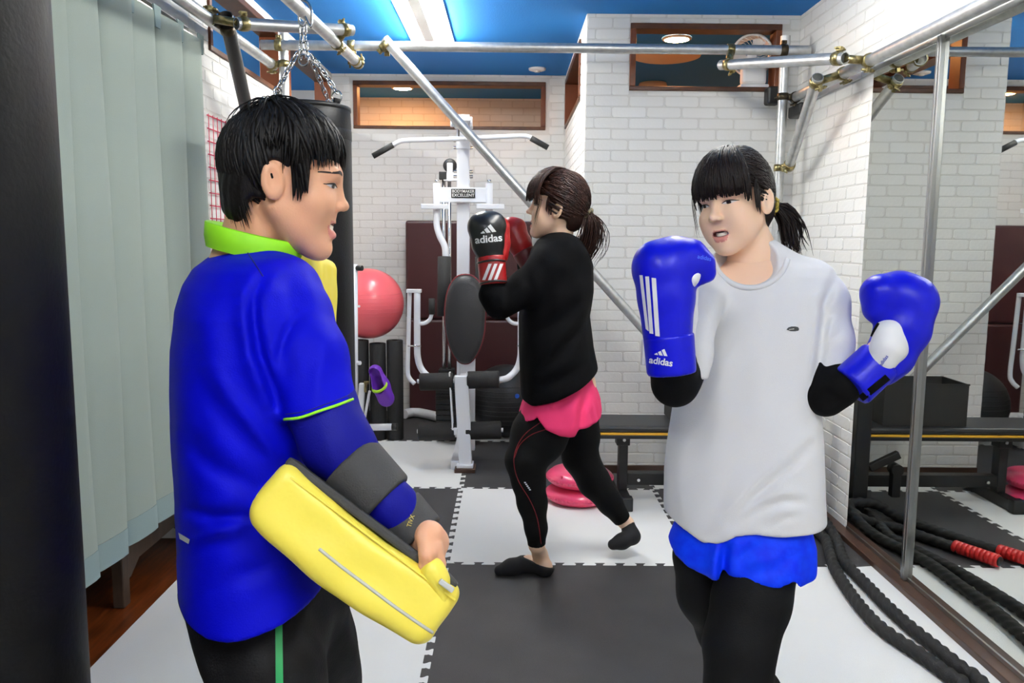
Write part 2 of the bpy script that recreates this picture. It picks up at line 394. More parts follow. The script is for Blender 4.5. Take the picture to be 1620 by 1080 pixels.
MB().lathe((p[0], p[1], CEIL), (0, 0, -1), [(0, .018), (.022, .019), (.018, .026), (0, .027)], 16).build('cap', M_fixture, t)
# unseen lamp added in the next room (left) so its blue ceiling reads bright
t = strip_light('twin-tube white fluorescent fitting in the room beyond the left windows', -2.3, 4.2, 5.4, 1)

# skirting and mirror
MB().box((XR-.055, 1.0, -.0125), (XR, YP, .022), .003).build('baseboard_right', M_skirt, kind='structure')
MB().box((XP, YP-.012, 0), (XR-.06, YP, .045), .002).build('baseboard_partition', M_skirt, kind='structure')
def mirror_mat():
    m = bpy.data.materials.new('silvered glass'); m.use_nodes = True; b = m.node_tree.nodes['Principled BSDF']
    b.inputs['Base Color'].default_value = (.72, .74, .70, 1); b.inputs['Metallic'].default_value = 1; b.inputs['Roughness'].default_value = .012
    return m
M_mirror = mirror_mat()
M_alu = mat('brushed aluminium', (178, 178, 176), .28, 1.)
MT = 1.985
def mirror(label, y0, y1):
    t = thing('wall_mirror', label, 'mirror', (XR, (y0+y1)/2, .023), 'large wall mirrors side by side')
    MB().box((XR-.006, y0, .03), (XR-.0025, y1, MT)).build('glass', M_mirror, t)
    MB().box((XR-.010, y0, .0225), (XR-.0024, y1, .036)).build('bottom_channel', M_alu, t)
    MB().box((XR-.010, y0, MT-.006), (XR-.0024, y1, MT+.012)).build('top_channel', M_alu, t)
mirror('tall wall mirror panel next to the white brick paper', YS+.016, YM)
mirror('tall wall mirror panel on the near side of the metal joint strip', 1.55, YS-.016)
t = thing('joint_strip', 'vertical aluminium strip joining the two mirror panels', 'trim', (XR, YS, .023))
MB().box((XR-.022, YS-.0155, .023), (XR-.0024, YS-.002, MT+.01), .002).build('rail', M_alu, t)
MB().box((XR-.022, YS+.002, .023), (XR-.0024, YS+.0155, MT+.01), .002).build('rail', M_alu, t)
MB().box((XR-.012, YS-.0018, .023), (XR-.0024, YS+.0018, MT+.01)).build('groove', M_alu, t)
q = onx(1481, 497, XR-.02)
MB().box((XR-.026, YS-.03, q[2]-.015), (XR-.0221, YS-.004, q[2]+.012), .001).build('clip', M_alu, t)
# ------------------------------------------------------------------ scaffold tubes and clamps
M_tube_steel = mat('galvanised steel', (206, 207, 206), .42, .85, rgb2=(182, 184, 183), vscale=30)
M_dark_tube = mat('dark padded tube', (58, 58, 58), .5)  # one even dark grey for the sloping post
M_zinc = mat('yellow zinc plate', (168, 156, 112), .36, .85, rgb2=(112, 100, 62), vscale=60)
M_zdark = mat('dark clamp', (72, 64, 50), .45, .8)
M_black = mat('black plastic', (26, 26, 27), .45)
TR = .0243
def tube(name, a, b, label, m=None, r=TR, group=None):
    return tag(MB().hollow(a, b, r).build(name, m or M_tube_steel), label, 'pipe', group)
def clamp(c1, ax1, c2, ax2, label, m=None, group='zinc tube clamps of the frame'):
    """swivel clamp: a band round each of two tubes, a joining block, bolts and nuts"""
    m = m or M_zinc; c1 = np.array(c1, float); c2 = np.array(c2, float); t = thing('tube_clamp', label, 'clamp', c1, group)
    d = c2-c1; d = unit(d) if np.linalg.norm(d) > 1e-6 else np.array([0, 0, 1.])
    for c, ax in ((c1, unit(ax1)), (c2, unit(ax2))):
        MB().lathe(c, ax, [(TR+.0005, -.017), (TR+.0035, -.017), (TR+.005, 0), (TR+.0035, .017), (TR+.0005, .017), (TR+.0005, -.017)], 18, True).build('band', m, t)
        s = np.cross(ax, d); s = unit(s) if np.linalg.norm(s) > .05 else unit(np.cross(ax, (0, 0, 1.) if abs(ax[2]) < .9 else (1., 0, 0)))
        e = c+s*(TR+.014); n = unit(np.cross(s, ax))
        MB().obox(e, s, n, ax, (.009, .008, .013), .002).build('lug', m, t)
        MB().cyl(e-n*.024, e+n*.03, .0045, seg=8).cyl(e+n*.012, e+n*.022, .0085, seg=6, smooth=False).build('bolt', m, t)
    if np.linalg.norm(c2-c1) > .03: MB().cyl(c1+d*TR, c2-d*TR, .017, seg=12).build('pivot', m, t)
    return t
YT = 4.22
t1a, t1b = ony(413, 71, YT), ony(1281, 80, YT)
tube('scaffold_tube', t1a, t1b, 'long steel tube running level across the room in front of the partition')
px_, py_ = ony(1238, 160, YT+.05)[0], YT+.05
post_r = (np.array([px_, py_, -.0]), np.array([px_, py_, ony(1234, 57, YT+.05)[2]]))
tube('scaffold_tube', *post_r, 'upright steel post in the corner beside the partition window')
pl_ = ony(449, 100, YT+.05)
post_l = (np.array([pl_[0], YT+.05, 0]), np.array([pl_[0], YT+.05, ony(449, 47, YT+.05)[2]]))
tube('scaffold_tube', *post_l, 'upright steel post behind the chains, near the left wall')
XT5, ZT5 = XR-.062, 1.998
t5a, t5b = np.array([XT5, 4.33, ZT5+.01]), np.array([XT5, .2, ZT5])
tube('scaffold_tube', t5a, t5b, 'steel tube running along the top edge of the mirror')
t3a, t3b = ony(1141, 103, YT-.06), ony(1337, 92, 3.42)
tube('scaffold_tube', t3a, t3b, 'short steel tube bracing the corner above the upright post')
t4a, t4b = ony(1294, 122, 3.65), ony(1247, 267, YT-.02)
tube('scaffold_tube', t4a, t4b, 'sloping steel strut clamped low on the corner post')
t6a, t6b = ony(608, 62, YT-.055), ony(1222, 748, YT-.055)
tube('scaffold_tube', t6a, t6b, 'long diagonal steel brace crossing in front of the gym machine')
XT7 = XL+.075
t7b = onx(433, 104, XT7); z7 = t7b[2]
t7a = np.array([XT7, .4, onx(283, 3, XT7)[2]])
tube('scaffold_tube', t7a, np.array([XT7, t7b[1], z7]), 'steel tube running along the left wall above the curtain')
j9 = onx(357, 30, XT7+.06)
t9b = ony(407, 250, 4.0)
t9top = j9+np.array([0, 0, .015])
tube('scaffold_tube', t9top, t9top+(t9b-t9top)*1.45, 'dark sloping post in front of the left wall windows', M_dark_tube, .029)
t10a, t10b = j9+np.array([.05, .05, -.0]), ony(557, 48, 3.75)
t10a = ony(374, 37, 3.35)
tube('scaffold_tube', t10a, t10b, 'level steel tube between the dark post and the bag rail')
t11b = ony(568, 102, YT+.12); t11c = ony(468, 8, 3.1); d11 = t11c-t11b; t11a = t11b+d11*(t11b[1]-.3)/(t11b[1]-t11c[1])
tube('scaffold_tube', t11a, t11b, 'steel tube carrying the hook of the chained heavy bag')
ex, ey, ez = np.eye(3)
t1d = unit(t1b-t1a)
def on_t1(u): k = (ony(u, 75, YT)[0]-t1a[0])/(t1b[0]-t1a[0]); return t1a+k*(t1b-t1a)
clamp(on_t1(612), t1d, on_t1(612)+np.array([.0, -.055, -.01]), t6b-t6a, 'zinc clamp holding the upper end of the diagonal brace')
clamp(on_t1(1156), t1d, t3a+unit(t3b-t3a)*.06, t3b-t3a, 'zinc clamp joining the short corner tube to the long cross tube')
clamp(on_t1(1240), t1d, np.array([px_, py_, t1b[2]+.002]), ez, 'dark clamp where the long cross tube meets the corner post', M_zdark)
c5 = lambda y: np.array([XT5, y, ZT5+.01])
clamp(t3b-unit(t3b-t3a)*.04, t3b-t3a, c5(3.42), ey, 'zinc clamp at the open end of the short corner tube')
clamp(t4a+unit(t4b-t4a)*.03, t4b-t4a, c5(3.68), ey, 'zinc clamp at the open top of the sloping strut')
clamp(np.array([px_, py_, t4b[2]+.01]), ez, t4b-unit(t4b-t4a)*.03, t4b-t4a, 'zinc clamp low on the corner post at the foot of the strut')
clamp(np.array([px_, py_, ZT5+.01]), ez, c5(4.28), ey, 'dark clamp fixing the mirror tube to the corner post', M_zdark)
clamp(on_t1(441), t1d, np.array([pl_[0], YT+.05, t1a[2]]), ez, 'zinc clamp where the cross tube meets the left upright post')
clamp(np.array([XT7, t7b[1]-.04, z7]), ey, np.array([pl_[0], YT+.05, z7]), ez, 'zinc clamp at the end of the left wall tube')
clamp(t9top-np.array([0, 0, .03])+unit(t9b-t9top)*.03, t9b-t9top, np.array([XT7, t9top[1], z7]), ey, 'dark clamp block at the top of the dark post', M_zdark)
clamp(t10a+unit(t10b-t10a)*.03, t10b-t10a, np.array([XT7, t10a[1]+.06, z7]), ey, 'zinc clamp at the left end of the level tube')
def on_t11(y): return t11b+d11*(t11b[1]-y)/(t11b[1]-t11c[1])
clamp(t10b-unit(t10b-t10a)*.04, t10b-t10a, on_t11(3.80), d11, 'zinc clamp at the right end of the level tube')
clamp(on_t1(556), t1d, on_t11(YT), d11, 'zinc clamp where the bag rail crosses the long cross tube')
clamp(on_t11(YT+.08), d11, on_t11(YT+.08)+np.array([0, 0, .0]), d11, 'zinc clamp round the far end of the bag rail')
# black rubber pads by the corner post
tag(MB().obox(ony(1222, 152, YP-.045), ex, ey, ez, (.035, .04, .045), .012).build('rubber_pad', M_black), 'black rounded pad under the partition window corner', 'pad')
tag(MB().obox((XR-.035, YP-.15, ZT5-.055), ex, ey, ez, (.03, .09, .03), .01).build('rubber_pad', M_black), 'black pad on the wall under the mirror tube', 'pad')

# ------------------------------------------------------------------ heavy bags
M_leather = mat('black leather', (24, 24, 26), .4, bump=.2, bscale=160, rgb2=(17, 17, 19), vscale=6, spec=.3)
M_leather2 = mat('black vinyl', (8, 8, 9), .55, bump=.15, bscale=120, spec=.2)
M_chain = mat('bright chain steel', (200, 200, 200), .2, 1.)
def chain(a, b, parent, n=None, lk=.034):
    a = np.array(a, float); b = np.array(b, float); L = np.linalg.norm(b-a); d = (b-a)/L; n = n or max(2, int(L/(lk*.74)))
    s0 = unit(np.cross(d, (0.3, 1, .2))); s1 = np.cross(d, s0)
    for i in range(n):
        c = a+d*L*(i+.5)/n; s = s0 if i % 2 else s1; h = lk/2-.007; r = .0085; pts = []
        for k in range(16):
            an = 2*PI*k/16; pts.append(c+d*(h*np.sign(math.cos(an))+r*math.cos(an))*1.+s*r*math.sin(an))
        pts.append(pts[0]); pts.append(pts[1])
        MB().sweep(pts, .0026, 6, False).build('chain_link', M_chain, parent)
def heavy_bag(c, r, z0, z1, label, m, pivot, with_chain=True):
    t = thing('heavy_bag', label, 'punching bag', (c[0], c[1], z0), 'black punching bags')
    h = z1-z0
    MB().lathe((c[0], c[1], z0), ez, [(0, 0), (r*.9, .0), (r*.985, .02), (r, .06), (r*1.005, h*.4), (r, h-.06), (r*.985, h-.012), (r*.95, h), (r*.5, h+.004), (0, h+.004)], 48).build('body', m, t)
    for zz in (z1-.10,): MB().lathe((c[0], c[1], zz), ez, [(r*.99, -.02), (r*1.008, -.018), (r*1.008, .018), (r*.99, .02)], 48).build('stitched_band', m, t)
    MB().lathe((c[0], c[1], z1-.012), ez, [(r*.93, 0), (r*1.0, .002), (r*1.0, .016), (r*.93, .02)], 48).build('rim', M_black, t)
    if with_chain:
        hub = np.array([c[0], c[1], z1+.21])
        for k in range(4):
            a = PI/4+k*PI/2+.35; e = np.array([c[0]+r*.86*math.cos(a), c[1]+r*.86*math.sin(a), z1+.012])
            MB().ring(e+np.array([0, 0, .02]), np.cross(unit(hub-e), ez), .022, .0035, 16, 6).build('strap_ring', M_chain, t)
            MB().obox(e-np.array([0, 0, .015]), (math.cos(a), math.sin(a), 0), (-math.sin(a), math.cos(a), 0), ez, (.004, .016, .03)).build('strap_tab', m, t)
            chain(e+np.array([0, 0, .035]), hub+.25*(e-hub)*np.array([1, 1, .35]), t)
        chain(hub+np.array([.012, 0, -.03]), hub+np.array([.004, 0, .09]), t); chain(hub+np.array([-.012, 0, -.03]), hub+np.array([-.004, 0, .09]), t)
        MB().ring(hub+np.array([0, 0, -.035]), (.2, 1, 0), .02, .004, 16, 6).build('shackle', M_chain, t)
        # S hook over the tube
        p = np.array(pivot, float); q = hub+np.array([0, 0, .1])
        hk = [q+np.array([.014, 0, .01]), q+np.array([0, 0, -.012]), q+np.array([-.014, 0, .008]), q+np.array([-.004, 0, .04]), p+np.array([.034, 0, -.06]), p+np.array([.036, 0, 0]), p+np.array([.02, 0, .031]), p+np.array([-.012, 0, .034]), p+np.array([-.033, 0, .012])]
        MB().sweep(bez(hk, 40), .0052, 8).build('hook', M_chain, t)
    return t
yb_ = 3.18; hp_ = on_t11(yb_)
heavy_bag((hp_[0]+.004, yb_), .172, .38, ony(490, 163, yb_-.12)[2]+.0, 'black leather heavy bag hanging on chains behind the man', M_leather, hp_)
be = P(78, 300, 1.02)
heavy_bag((be[0]-.222, be[1]+.02), .2, .14, 1.78, 'large plain black heavy bag hanging beside the curtain', M_leather2, (be[0]-.195, be[1], 2.12))

# ------------------------------------------------------------------ curtain and table behind it
M_curt = mat('pale green curtain', (160, 172, 163), .9, bump=.25, bscale=500)
M_curt2 = mat('blue green hem', (146, 166, 166), .9, bump=.25, bscale=500)
def curtain():
    t = thing('curtain', 'pale green pleated curtain hanging over the alcove', 'curtain', (XL, 2.4, .27))
    y0, y1 = 1.35, 3.40; z0, z1 = .262, 2.06; pitch = .205; n = int((y1-y0)/pitch)
    prof = []
    for i in range(n):
        for s, d in ((0, -.036), (.03, -.012), (.10, .000), (.3, .010), (.55, .016), (.80, .020), (.95, .019), (1.0, .010), (.985, -.012), (.93, -.034)):
            prof.append((y0+(i+s)*pitch+.012*math.sin(i*2.3), d+.006*math.sin(i*1.7)))
    prof.append((y1, -.01))
    def sheet(za, zb, nz, x):
        V = []; m = len(prof)
        for k in range(nz+1):
            z = za+(zb-za)*k/nz; q = (z-z0)/(z1-z0); amp = 1.15-.45*q; sp = 1+.0*q
            for j, (y, d) in enumerate(prof):
                V.append((x+d*amp+.004*math.sin(5*q+j*.33), y+.010*math.sin(3*q+j*.21)*(1-q), z))
        return V, [(k*m+j, k*m+j+1, (k+1)*m+j+1, (k+1)*m+j) for k in range(nz) for j in range(m-1)]
    X = XL+.03
    mb = MB(); mb.add(*sheet(z0+.085, z1, 20, X), True); mb.build('panel', M_curt, t)
    mb = MB(); mb.add(*sheet(z0, z0+.085, 2, X+.0012), True); mb.build('hem', M_curt2, t)
    MB().box((X-.045, y0, z1-.01), (X-.02, y1+.0, z1+.02)).build('rail', M_alu, t)
    for i in range(n+1):
        y = y0+i*pitch+.01
        MB().prism([(-.03, 0), (.03, 0), (.018, -.075), (-.018, -.075)], ey, ez, (X+.004, y, z1+.022), (.006, 0, 0)).build('heading_tab', M_curt2, t)
        MB().sweep([(X-.03, y, z1+.02), (X-.012, y, z1-.006), (X+.003, y, z1-.02)], .002, 6).build('hook', M_chain, t)
curtain()
M_oldwood = mat('dark oak', (74, 56, 42), .55, var=.45, vscale=12, stretch=(3, 3, .6))
t = thing('side_table', 'dark wooden table standing behind the curtain', 'table', (-1.6, 2.9, -.0125))
fx = -1.335
for y in (2.76, 3.345):
    for x in (fx-.02, -1.92): MB().obox((x, y-.0, .1637), ex, ey, ez, (.02, .025, .176), .004).build('leg', M_oldwood, t)
MB().prism([(0, 0), (.535, 0), (.535, -.29), (.50, -.29), (.43, -.245), (.105, -.245), (.035, -.29), (0, -.29)], ey, ez, (fx-.03, 2.785, .36), (.018, 0, 0)).build('apron', M_oldwood, t)
MB().prism([(0, 0), (.55, 0), (.55, -.26), (0, -.26)], ex, ey*0+ez, (-1.915, 3.335, .35), (0, .018, 0)).build('apron', M_oldwood, t)
MB().box((-1.98, 2.3, .3405), (fx+.0, 3.38, .372), .004).build('table_top', M_oldwood, t)
for x in (fx-.02, -1.92): MB().obox((x, 2.33, .1637), ex, ey, ez, (.02, .025, .176), .004).build('leg', M_oldwood, t)

# ------------------------------------------------------------------ red wire grid on the left wall
M_redwire = mat('red coated wire', (214, 40, 78), .4)
t = thing('wire_grid', 'red wire grid panel hanging on the left brick wall', 'wire grid', (XL, 3.9, 1.1))
ga = onx(329, 182, XL+.012); y0, z1 = ga[1], ga[2]; 
for i in range(9): MB().cyl((XL+.014, y0+i*.052, z1+.006-.62), (XL+.014, y0+i*.052, z1+.006), .0017, seg=6).build('upright_wire', M_redwire, t)
for i in range(12): MB().cyl((XL+.010, y0-.006, z1-i*.0535), (XL+.010, y0+.425, z1-i*.0535), .0024, seg=6).build('cross_wire', M_redwire, t)

# ------------------------------------------------------------------ fan behind the partition window
M_white = mat('white plastic', (240, 240, 238), .35)
p = ony(1183, 105, YP+.17)
t = thing('air_circulator', 'white air circulator fan on the sill of the window above the bench', 'fan', (p[0], YP+.17, 2.087))
zb = 2.0855
MB().box((p[0]-.075, YP+.02, zb), (p[0]+.075, YP+.098, zb+.02), .004).build('foot', M_white, t)
MB().obox((p[0], YP+.06, zb+.07), ex, ey, ez, (.065, .03, .05), .015).build('base', M_white, t)
c = np.array([p[0]-.002, YP+.09, zb+.18]); dn = unit((-.25, -1, -.15))
MB().lathe(c, dn, [(.085, -.09), (.108, -.03), (.112, .0), (.104, .012), (.098, .0), (.1, -.05)], 36).build('shroud', M_white, t)
for k in range(28):
    a = 2*PI*k/28; u = unit(np.cross(dn, ez)); v = np.cross(dn, u)
    pts = [c+dn*.004+r*(math.cos(a+tw)*u+math.sin(a+tw)*v) for r, tw in ((.02, 0), (.045, .15), (.075, .38), (.1, .65))]
    MB().sweep(pts, .0013, 5, False).build('grille_bar', M_white, t)
MB().lathe(c, dn, [(0, .012), (.02, .01), (.024, 0), (.024, -.06), (0, -.065)], 20).build('hub', M_white, t)
for k in range(3):
    a = 2*PI*k/3
    q = [c-dn*.035+r*(math.cos(a+w_)*u+math.sin(a+w_)*v)+dn*h for r, w_, h in ((.02, 0, 0), (.09, -.3, .012), (.095, .1, .0), (.085, .5, -.014), (.022, .5, -.01))]
    MB().add(q, [(0, 1, 2, 3, 4)]).build('blade', M_white, t)

# ------------------------------------------------------------------ bench, box, cushions, rope
M_pad = mat('black vinyl pad', (34, 34, 35), .45, bump=.2, bscale=260)
M_yel = mat('golden yellow piping', (226, 168, 40), .5)
M_frame = mat('black powder coat', (20, 20, 21), .4)
bx0, bx1, by0, by1 = .385, 1.44, 3.815, 4.09; bt = .405
t = thing('weight_bench', 'flat black weight bench with a yellow stripe along the white partition', 'bench', ((bx0+bx1)/2, 3.95, 0))
MB().obox(((bx0+bx1)/2, (by0+by1)/2, bt-.0165), ex, ey, ez, ((bx1-bx0)/2, (by1-by0)/2, .0165), .012).build('pad', M_pad, t)
MB().obox(((bx0+bx1)/2, (by0+by1)/2, bt-.0385), ex, ey, ez, ((bx1-bx0)/2+.002, (by1-by0)/2+.002, .0055), .003).build('stripe', M_yel, t)
MB().obox(((bx0+bx1)/2, (by0+by1)/2, bt-.0535), ex, ey, ez, ((bx1-bx0)/2, (by1-by0)/2, .0092), .004).build('base_board', M_frame, t)
lx = ony(986, 720, 3.93)[0]; ly = 3.95
MB().box((lx-.022, ly-.03, .06), (lx+.022, ly+.03, bt-.063), .003).build('leg', M_frame, t)
MB().box((lx-.035, ly-.035, bt-.12), (lx+.03, ly+.035, bt-.0631), .003).build('bracket', M_frame, t)
MB().box((lx-.025, 3.78, .002), (lx+.025, 4.2, .06), .004).build('foot', M_frame, t)
MB().box((lx-.03, 3.765, 0), (lx+.03, 3.815, .068), .006).build('foot_cap', M_black, t)
MB().box((lx+.022, ly-.028, .085), (1.34, ly+.028, .145), .003).build('spine', M_frame, t)
rx = 1.36
MB().box((rx-.03, ly-.035, .06), (rx+.03, ly+.035, bt-.063), .003).build('leg', M_frame, t)
MB().box((rx-.025, 3.70, .002), (rx+.025, 4.22, .06), .004).build('foot', M_frame, t)
MB().box((rx-.035, 3.70, .06), (rx+.035, 3.765, .56), .004).build('upright', M_frame, t)
MB().obox((rx-.11, 3.72, .27), (1, 0, -.5), ey, (.5, 0, 1), (.075, .015, .018), .003).build('brace', M_frame, t)
MB().box((rx-.19, 3.705, .10), (rx-.15, 3.745, .24), .003).build('bracket', M_frame, t)
MB().cyl((rx-.17, 3.70, .23), (rx-.17, 3.755, .23), .028, seg=14).build('pivot', M_frame, t)
for zz, xx in ((bt-.09, lx), (.115, lx+.075)): MB().cyl((xx, ly-.046, zz), (xx, ly-.03, zz), .008, seg=8).build('bolt', M_chain, t)
MB().cyl(ony(944, 697, 3.86), ony(933, 712, 3.84), .012, seg=10).build('lever', M_black, t)
bxr = .795
t = thing('storage_box', 'open dark grey fabric box standing on the weight bench', 'box', (1.0, 3.98, bt))
M_box = mat('charcoal felt', (44, 42, 40), .8, bump=.3, bscale=300)
for lo, hi, nm in (((bxr, 3.865, bt), (1.2, 3.873, bt+.205), 'front_panel'), ((bxr, 4.10, bt), (1.2, 4.108, bt+.205), 'back_panel'), ((bxr, 3.873, bt), (bxr+.008, 4.10, bt+.205), 'side_panel'), ((1.192, 3.873, bt), (1.2, 4.10, bt+.205), 'side_panel'), ((bxr+.008, 3.873, bt), (1.192, 4.10, bt+.006), 'bottom_panel')):
    MB().box(lo, hi, .001).build(nm, M_box, t)
MB().box((bxr-.002, 3.862, bt+.198), (1.202, 3.8648, bt+.207)).build('rim', M_box, t)
M_pink = mat('pink rubber', (236, 74, 116), .28, coat=.3)
def cushion(x, y, z, label, rz=0.):
    t = thing('balance_cushion', label, 'cushion', (x, y, z), 'pink balance cushions')
    r = .165; pr = [(0, .004), (.10, .0), (.14, .006), (.160, .022), (.1655, .034), (.166, .040), (.160, .052), (.14, .068), (.10, .078), (.03, .081), (0, .0812)]
    MB().lathe((x, y, z), ez, pr, 56).build('disc', M_pink, t)
    for k in range(60):
        a = 2*PI*k/60; q = np.array([x+.1655*math.cos(a), y+.1655*math.sin(a), z+.037])
        MB().cyl(q-np.array([0, 0, .006]), q+np.array([0, 0, .006]), .0032, seg=6).build('rib', M_pink, t) if k % 1 == 0 else None
    MB().cyl((x+.14*math.cos(rz), y+.14*math.sin(rz), z+.06), (x+.155*math.cos(rz), y+.155*math.sin(rz), z+.066), .006, seg=10).build('valve', M_pink, t)
cq = onz(925, 806, 0)
cushion(cq[0]-.018, cq[1]+.150, .0, 'pink round balance cushion lying on the white mat under another', 2.)
cushion(cq[0]-.012, cq[1]+.162, .0815, 'pink round balance cushion lying on top of another by the bench', 4.)

M_rope = mat('black braided rope', (18, 18, 19), .75, bump=.4, bscale=240)
M_handle = mat('red rubber grip', (200, 34, 34), .35)
def rope():
    t = thing('battle_rope', 'thick black twisted battle rope with red grips along the mirror', 'rope', (1.25, 2.8, 0))
    R = .0238
    h1 = np.array([3.014-1.915+.03, 3.253, R]); h2 = np.array([3.014-2.045, 3.21, R])
    A = [h1, (1.19, 3.36, R), (1.27, 3.50, R), (1.38, 3.60, R+.006), (1.435, 3.69, R+.05), (1.40, 3.80, R+.05), (1.33, 3.79, R), (1.325, 3.62, R), (1.35, 3.45, R)]
    def gp(u, v): return onz(u, v, R)
    A += [gp(*q) for q in ((1307, 855), (1312, 873), (1320, 897), (1335, 923), (1358, 955), (1385, 985), (1413, 1007), (1457, 1036), (1500, 1067), (1526, 1088))]
    A += [(1.19, 2.0, R), (1.15, 1.6, R), (1.20, 1.40, R), (1.31, 1.38, R), (1.35, 1.6, R), (1.33, 1.95, R)]
    A += [gp(*q) for q in ((1552, 1080), (1523, 1058), (1482, 1025), (1436, 988), (1402, 957), (1370, 924), (1351, 905), (1334, 884))]+[(1.41, 3.40, R), (1.425, 3.58, R+.02), (1.42, 3.66, R+.06), (1.30, 3.67, R+.055), (1.20, 3.66, R), (1.14, 3.52, R), (1.06, 3.36, R), h2]
    # keep the two near strands apart
    pts = bez(A, 900)
    seg = np.linalg.norm(np.diff(pts, axis=0), axis=1); s = np.concatenate([[0], np.cumsum(seg)])
    n = int(s[-1]/.009); ss = np.linspace(0, s[-1], n); pts = np.array([np.interp(ss, s, pts[:, k]) for k in range(3)]).T
    T = np.gradient(pts, axis=0); T /= np.linalg.norm(T, axis=1)[:, None]; N = np.cross(T[0], ez); V = []; m = 15
    for i in range(n):
        N = N-(N@T[i])*T[i]; N /= np.linalg.norm(N); B = np.cross(T[i], N); tw = ss[i]*2*PI/.13
        for k in range(m):
            a = 2*PI*k/m; r = R*(.74+.26*abs(math.cos(1.5*(a-tw))))
            V.append(pts[i]+r*(math.cos(a)*N+math.sin(a)*B))
    MB().add(V, [(i*m+k, i*m+(k+1) % m, (i+1)*m+(k+1) % m, (i+1)*m+k) for i in range(n-1) for k in range(m)], True).build('strand', M_rope, t)
    for p, q in ((h1, (1.19, 3.36, R)), (h2, (1.06, 3.36, R))):
        d = unit(np.array(p)-np.array(q)); prof = [(.004, .002), (.024, .002)]
        for k in range(9): prof += [(.0265, .006+k*.019), (.0265, .017+k*.019), (.0235, .020+k*.019), (.0235, .024+k*.019)]
        prof += [(.027, .178), (.024, .188), (0, .19)]
        MB().lathe(np.array(p)-d*.03+np.array([0, 0, .006]), d, prof, 18).build('grip', M_handle, t)
        MB().lathe(np.array(p)-d*.03+np.array([0, 0, .006]), d, [(.0, .188), (.02, .189), (.018, .194), (0, .195)], 14).build('end_cap', M_black, t)
rope()
# ------------------------------------------------------------------ home gym machine
M_wsteel = mat('white powder coat', (228, 230, 236), .35)
M_foam = mat('black foam grip', (32, 32, 33), .8, bump=.4, bscale=300)
M_mpad = mat('black upholstery', (30, 29, 31), .45, bump=.25, bscale=200)
M_mpipe = mat('dark red piping', (112, 20, 34), .5)
M_plate = mat('black weight plate', (16, 16, 17), .5)
YG = 5.0
gx = ony(733, 350, YG)[0]
gm = thing('home_gym', 'white home gym machine with lat bar and black foam rollers', 'gym machine', (gx, 4.85, 0))
def bar(name, pts, r, m=M_wsteel, seg=12, n=0): MB().sweep(bez(pts, n) if n else pts, r, seg).build(name, m, gm)
def Yp(u, v, y=YG): return ony(u, v, y)
# frame
za = Yp(733, 182)[2]
MB().box((gx-.038, YG-.03, .0), (gx+.038, YG+.03, za), .004).build('main_post', M_wsteel, gm)
MB().box((gx-.042, YG-.036, za-.20), (gx+.042, YG+.034, za-.14), .004).build('post_joint', M_wsteel, gm)
for zz in (za-.15, za-.19, za-.33, za-.36): MB().cyl((gx-.058, YG-.01, zz), (gx+.058, YG-.01, zz), .009, seg=8).build('bolt', M_chain, gm)
MB().box((gx-.055, YG-.30, za-.075), (gx+.055, YG+.05, za-.06), .003).build('top_arm', M_wsteel, gm)
for s in (-1, 1): MB().cyl((gx+s*.052, YG-.2, za-.095), (gx+s*.052, YG-.2, za-.04), .012, seg=10).build('top_pin', M_wsteel, gm)
MB().lathe((gx-.018, YG-.18, za-.125), ex, [(0, 0), (.04, 0), (.045, .006), (.036, .018), (.045, .03), (.04, .036), (0, .036)], 24).build('pulley', M_plate, gm)
MB().cyl((gx, YG-.22, za-.125), (gx, YG-.20, Yp(735, 222, YG-.2)[2]), .003, seg=6).build('cable', M_plate, gm)
# lat bar
yl = YG-.22
lb = [Yp(u, v, yl) for u, v in ((621, 230), (632, 224), (645, 222), (690, 220.5), (735, 219), (800, 216), (828, 215), (838, 217), (848, 222))]
bar('lat_bar', lb, .0135, n=40)
for a, b in (((622, 229), (590, 247)), ((840, 218.5), (867, 233.5))): MB().cyl(Yp(*a, yl), Yp(*b, yl), .0165, seg=14).build('lat_grip', M_foam, gm)
MB().obox(Yp(735, 212, yl), ex, ey, ez, (.03, .004, .03), .002).build('bar_tab', M_wsteel, gm)
# middle cross plate with name plate
yc = YG-.06
c0, c1 = Yp(688, 320, yc), Yp(778, 297, yc)
MB().box((c0[0], yc-.01, c0[2]), (c1[0], yc+.02, c1[2]), .006).build('cross_plate', M_wsteel, gm)
n0_, n1_ = Yp(714, 313, yc), Yp(752, 299, yc)
npl = MB().box((n0_[0], yc-.014, n0_[2]), (n1_[0], yc-.0102, n1_[2]), .001).build('name_plate', M_black, gm)
for ln, k in (('BODYMAKER', .72), ('EXCELLENT', .28)):
    V, Fc = text_mesh(ln, .026, .0003); w_ = max(v[0] for v in V)-min(v[0] for v in V); f_ = (n1_[0]-n0_[0])*.92/w_
    put('plate_lettering', mesh('plate_lettering', [((n0_[0]+n1_[0])/2+x*f_, yc-.0148, n0_[2]+(n1_[2]-n0_[2])*k+y*.95) for x, y, z in V], Fc, mat('white print', (230, 230, 228), .5)), npl)
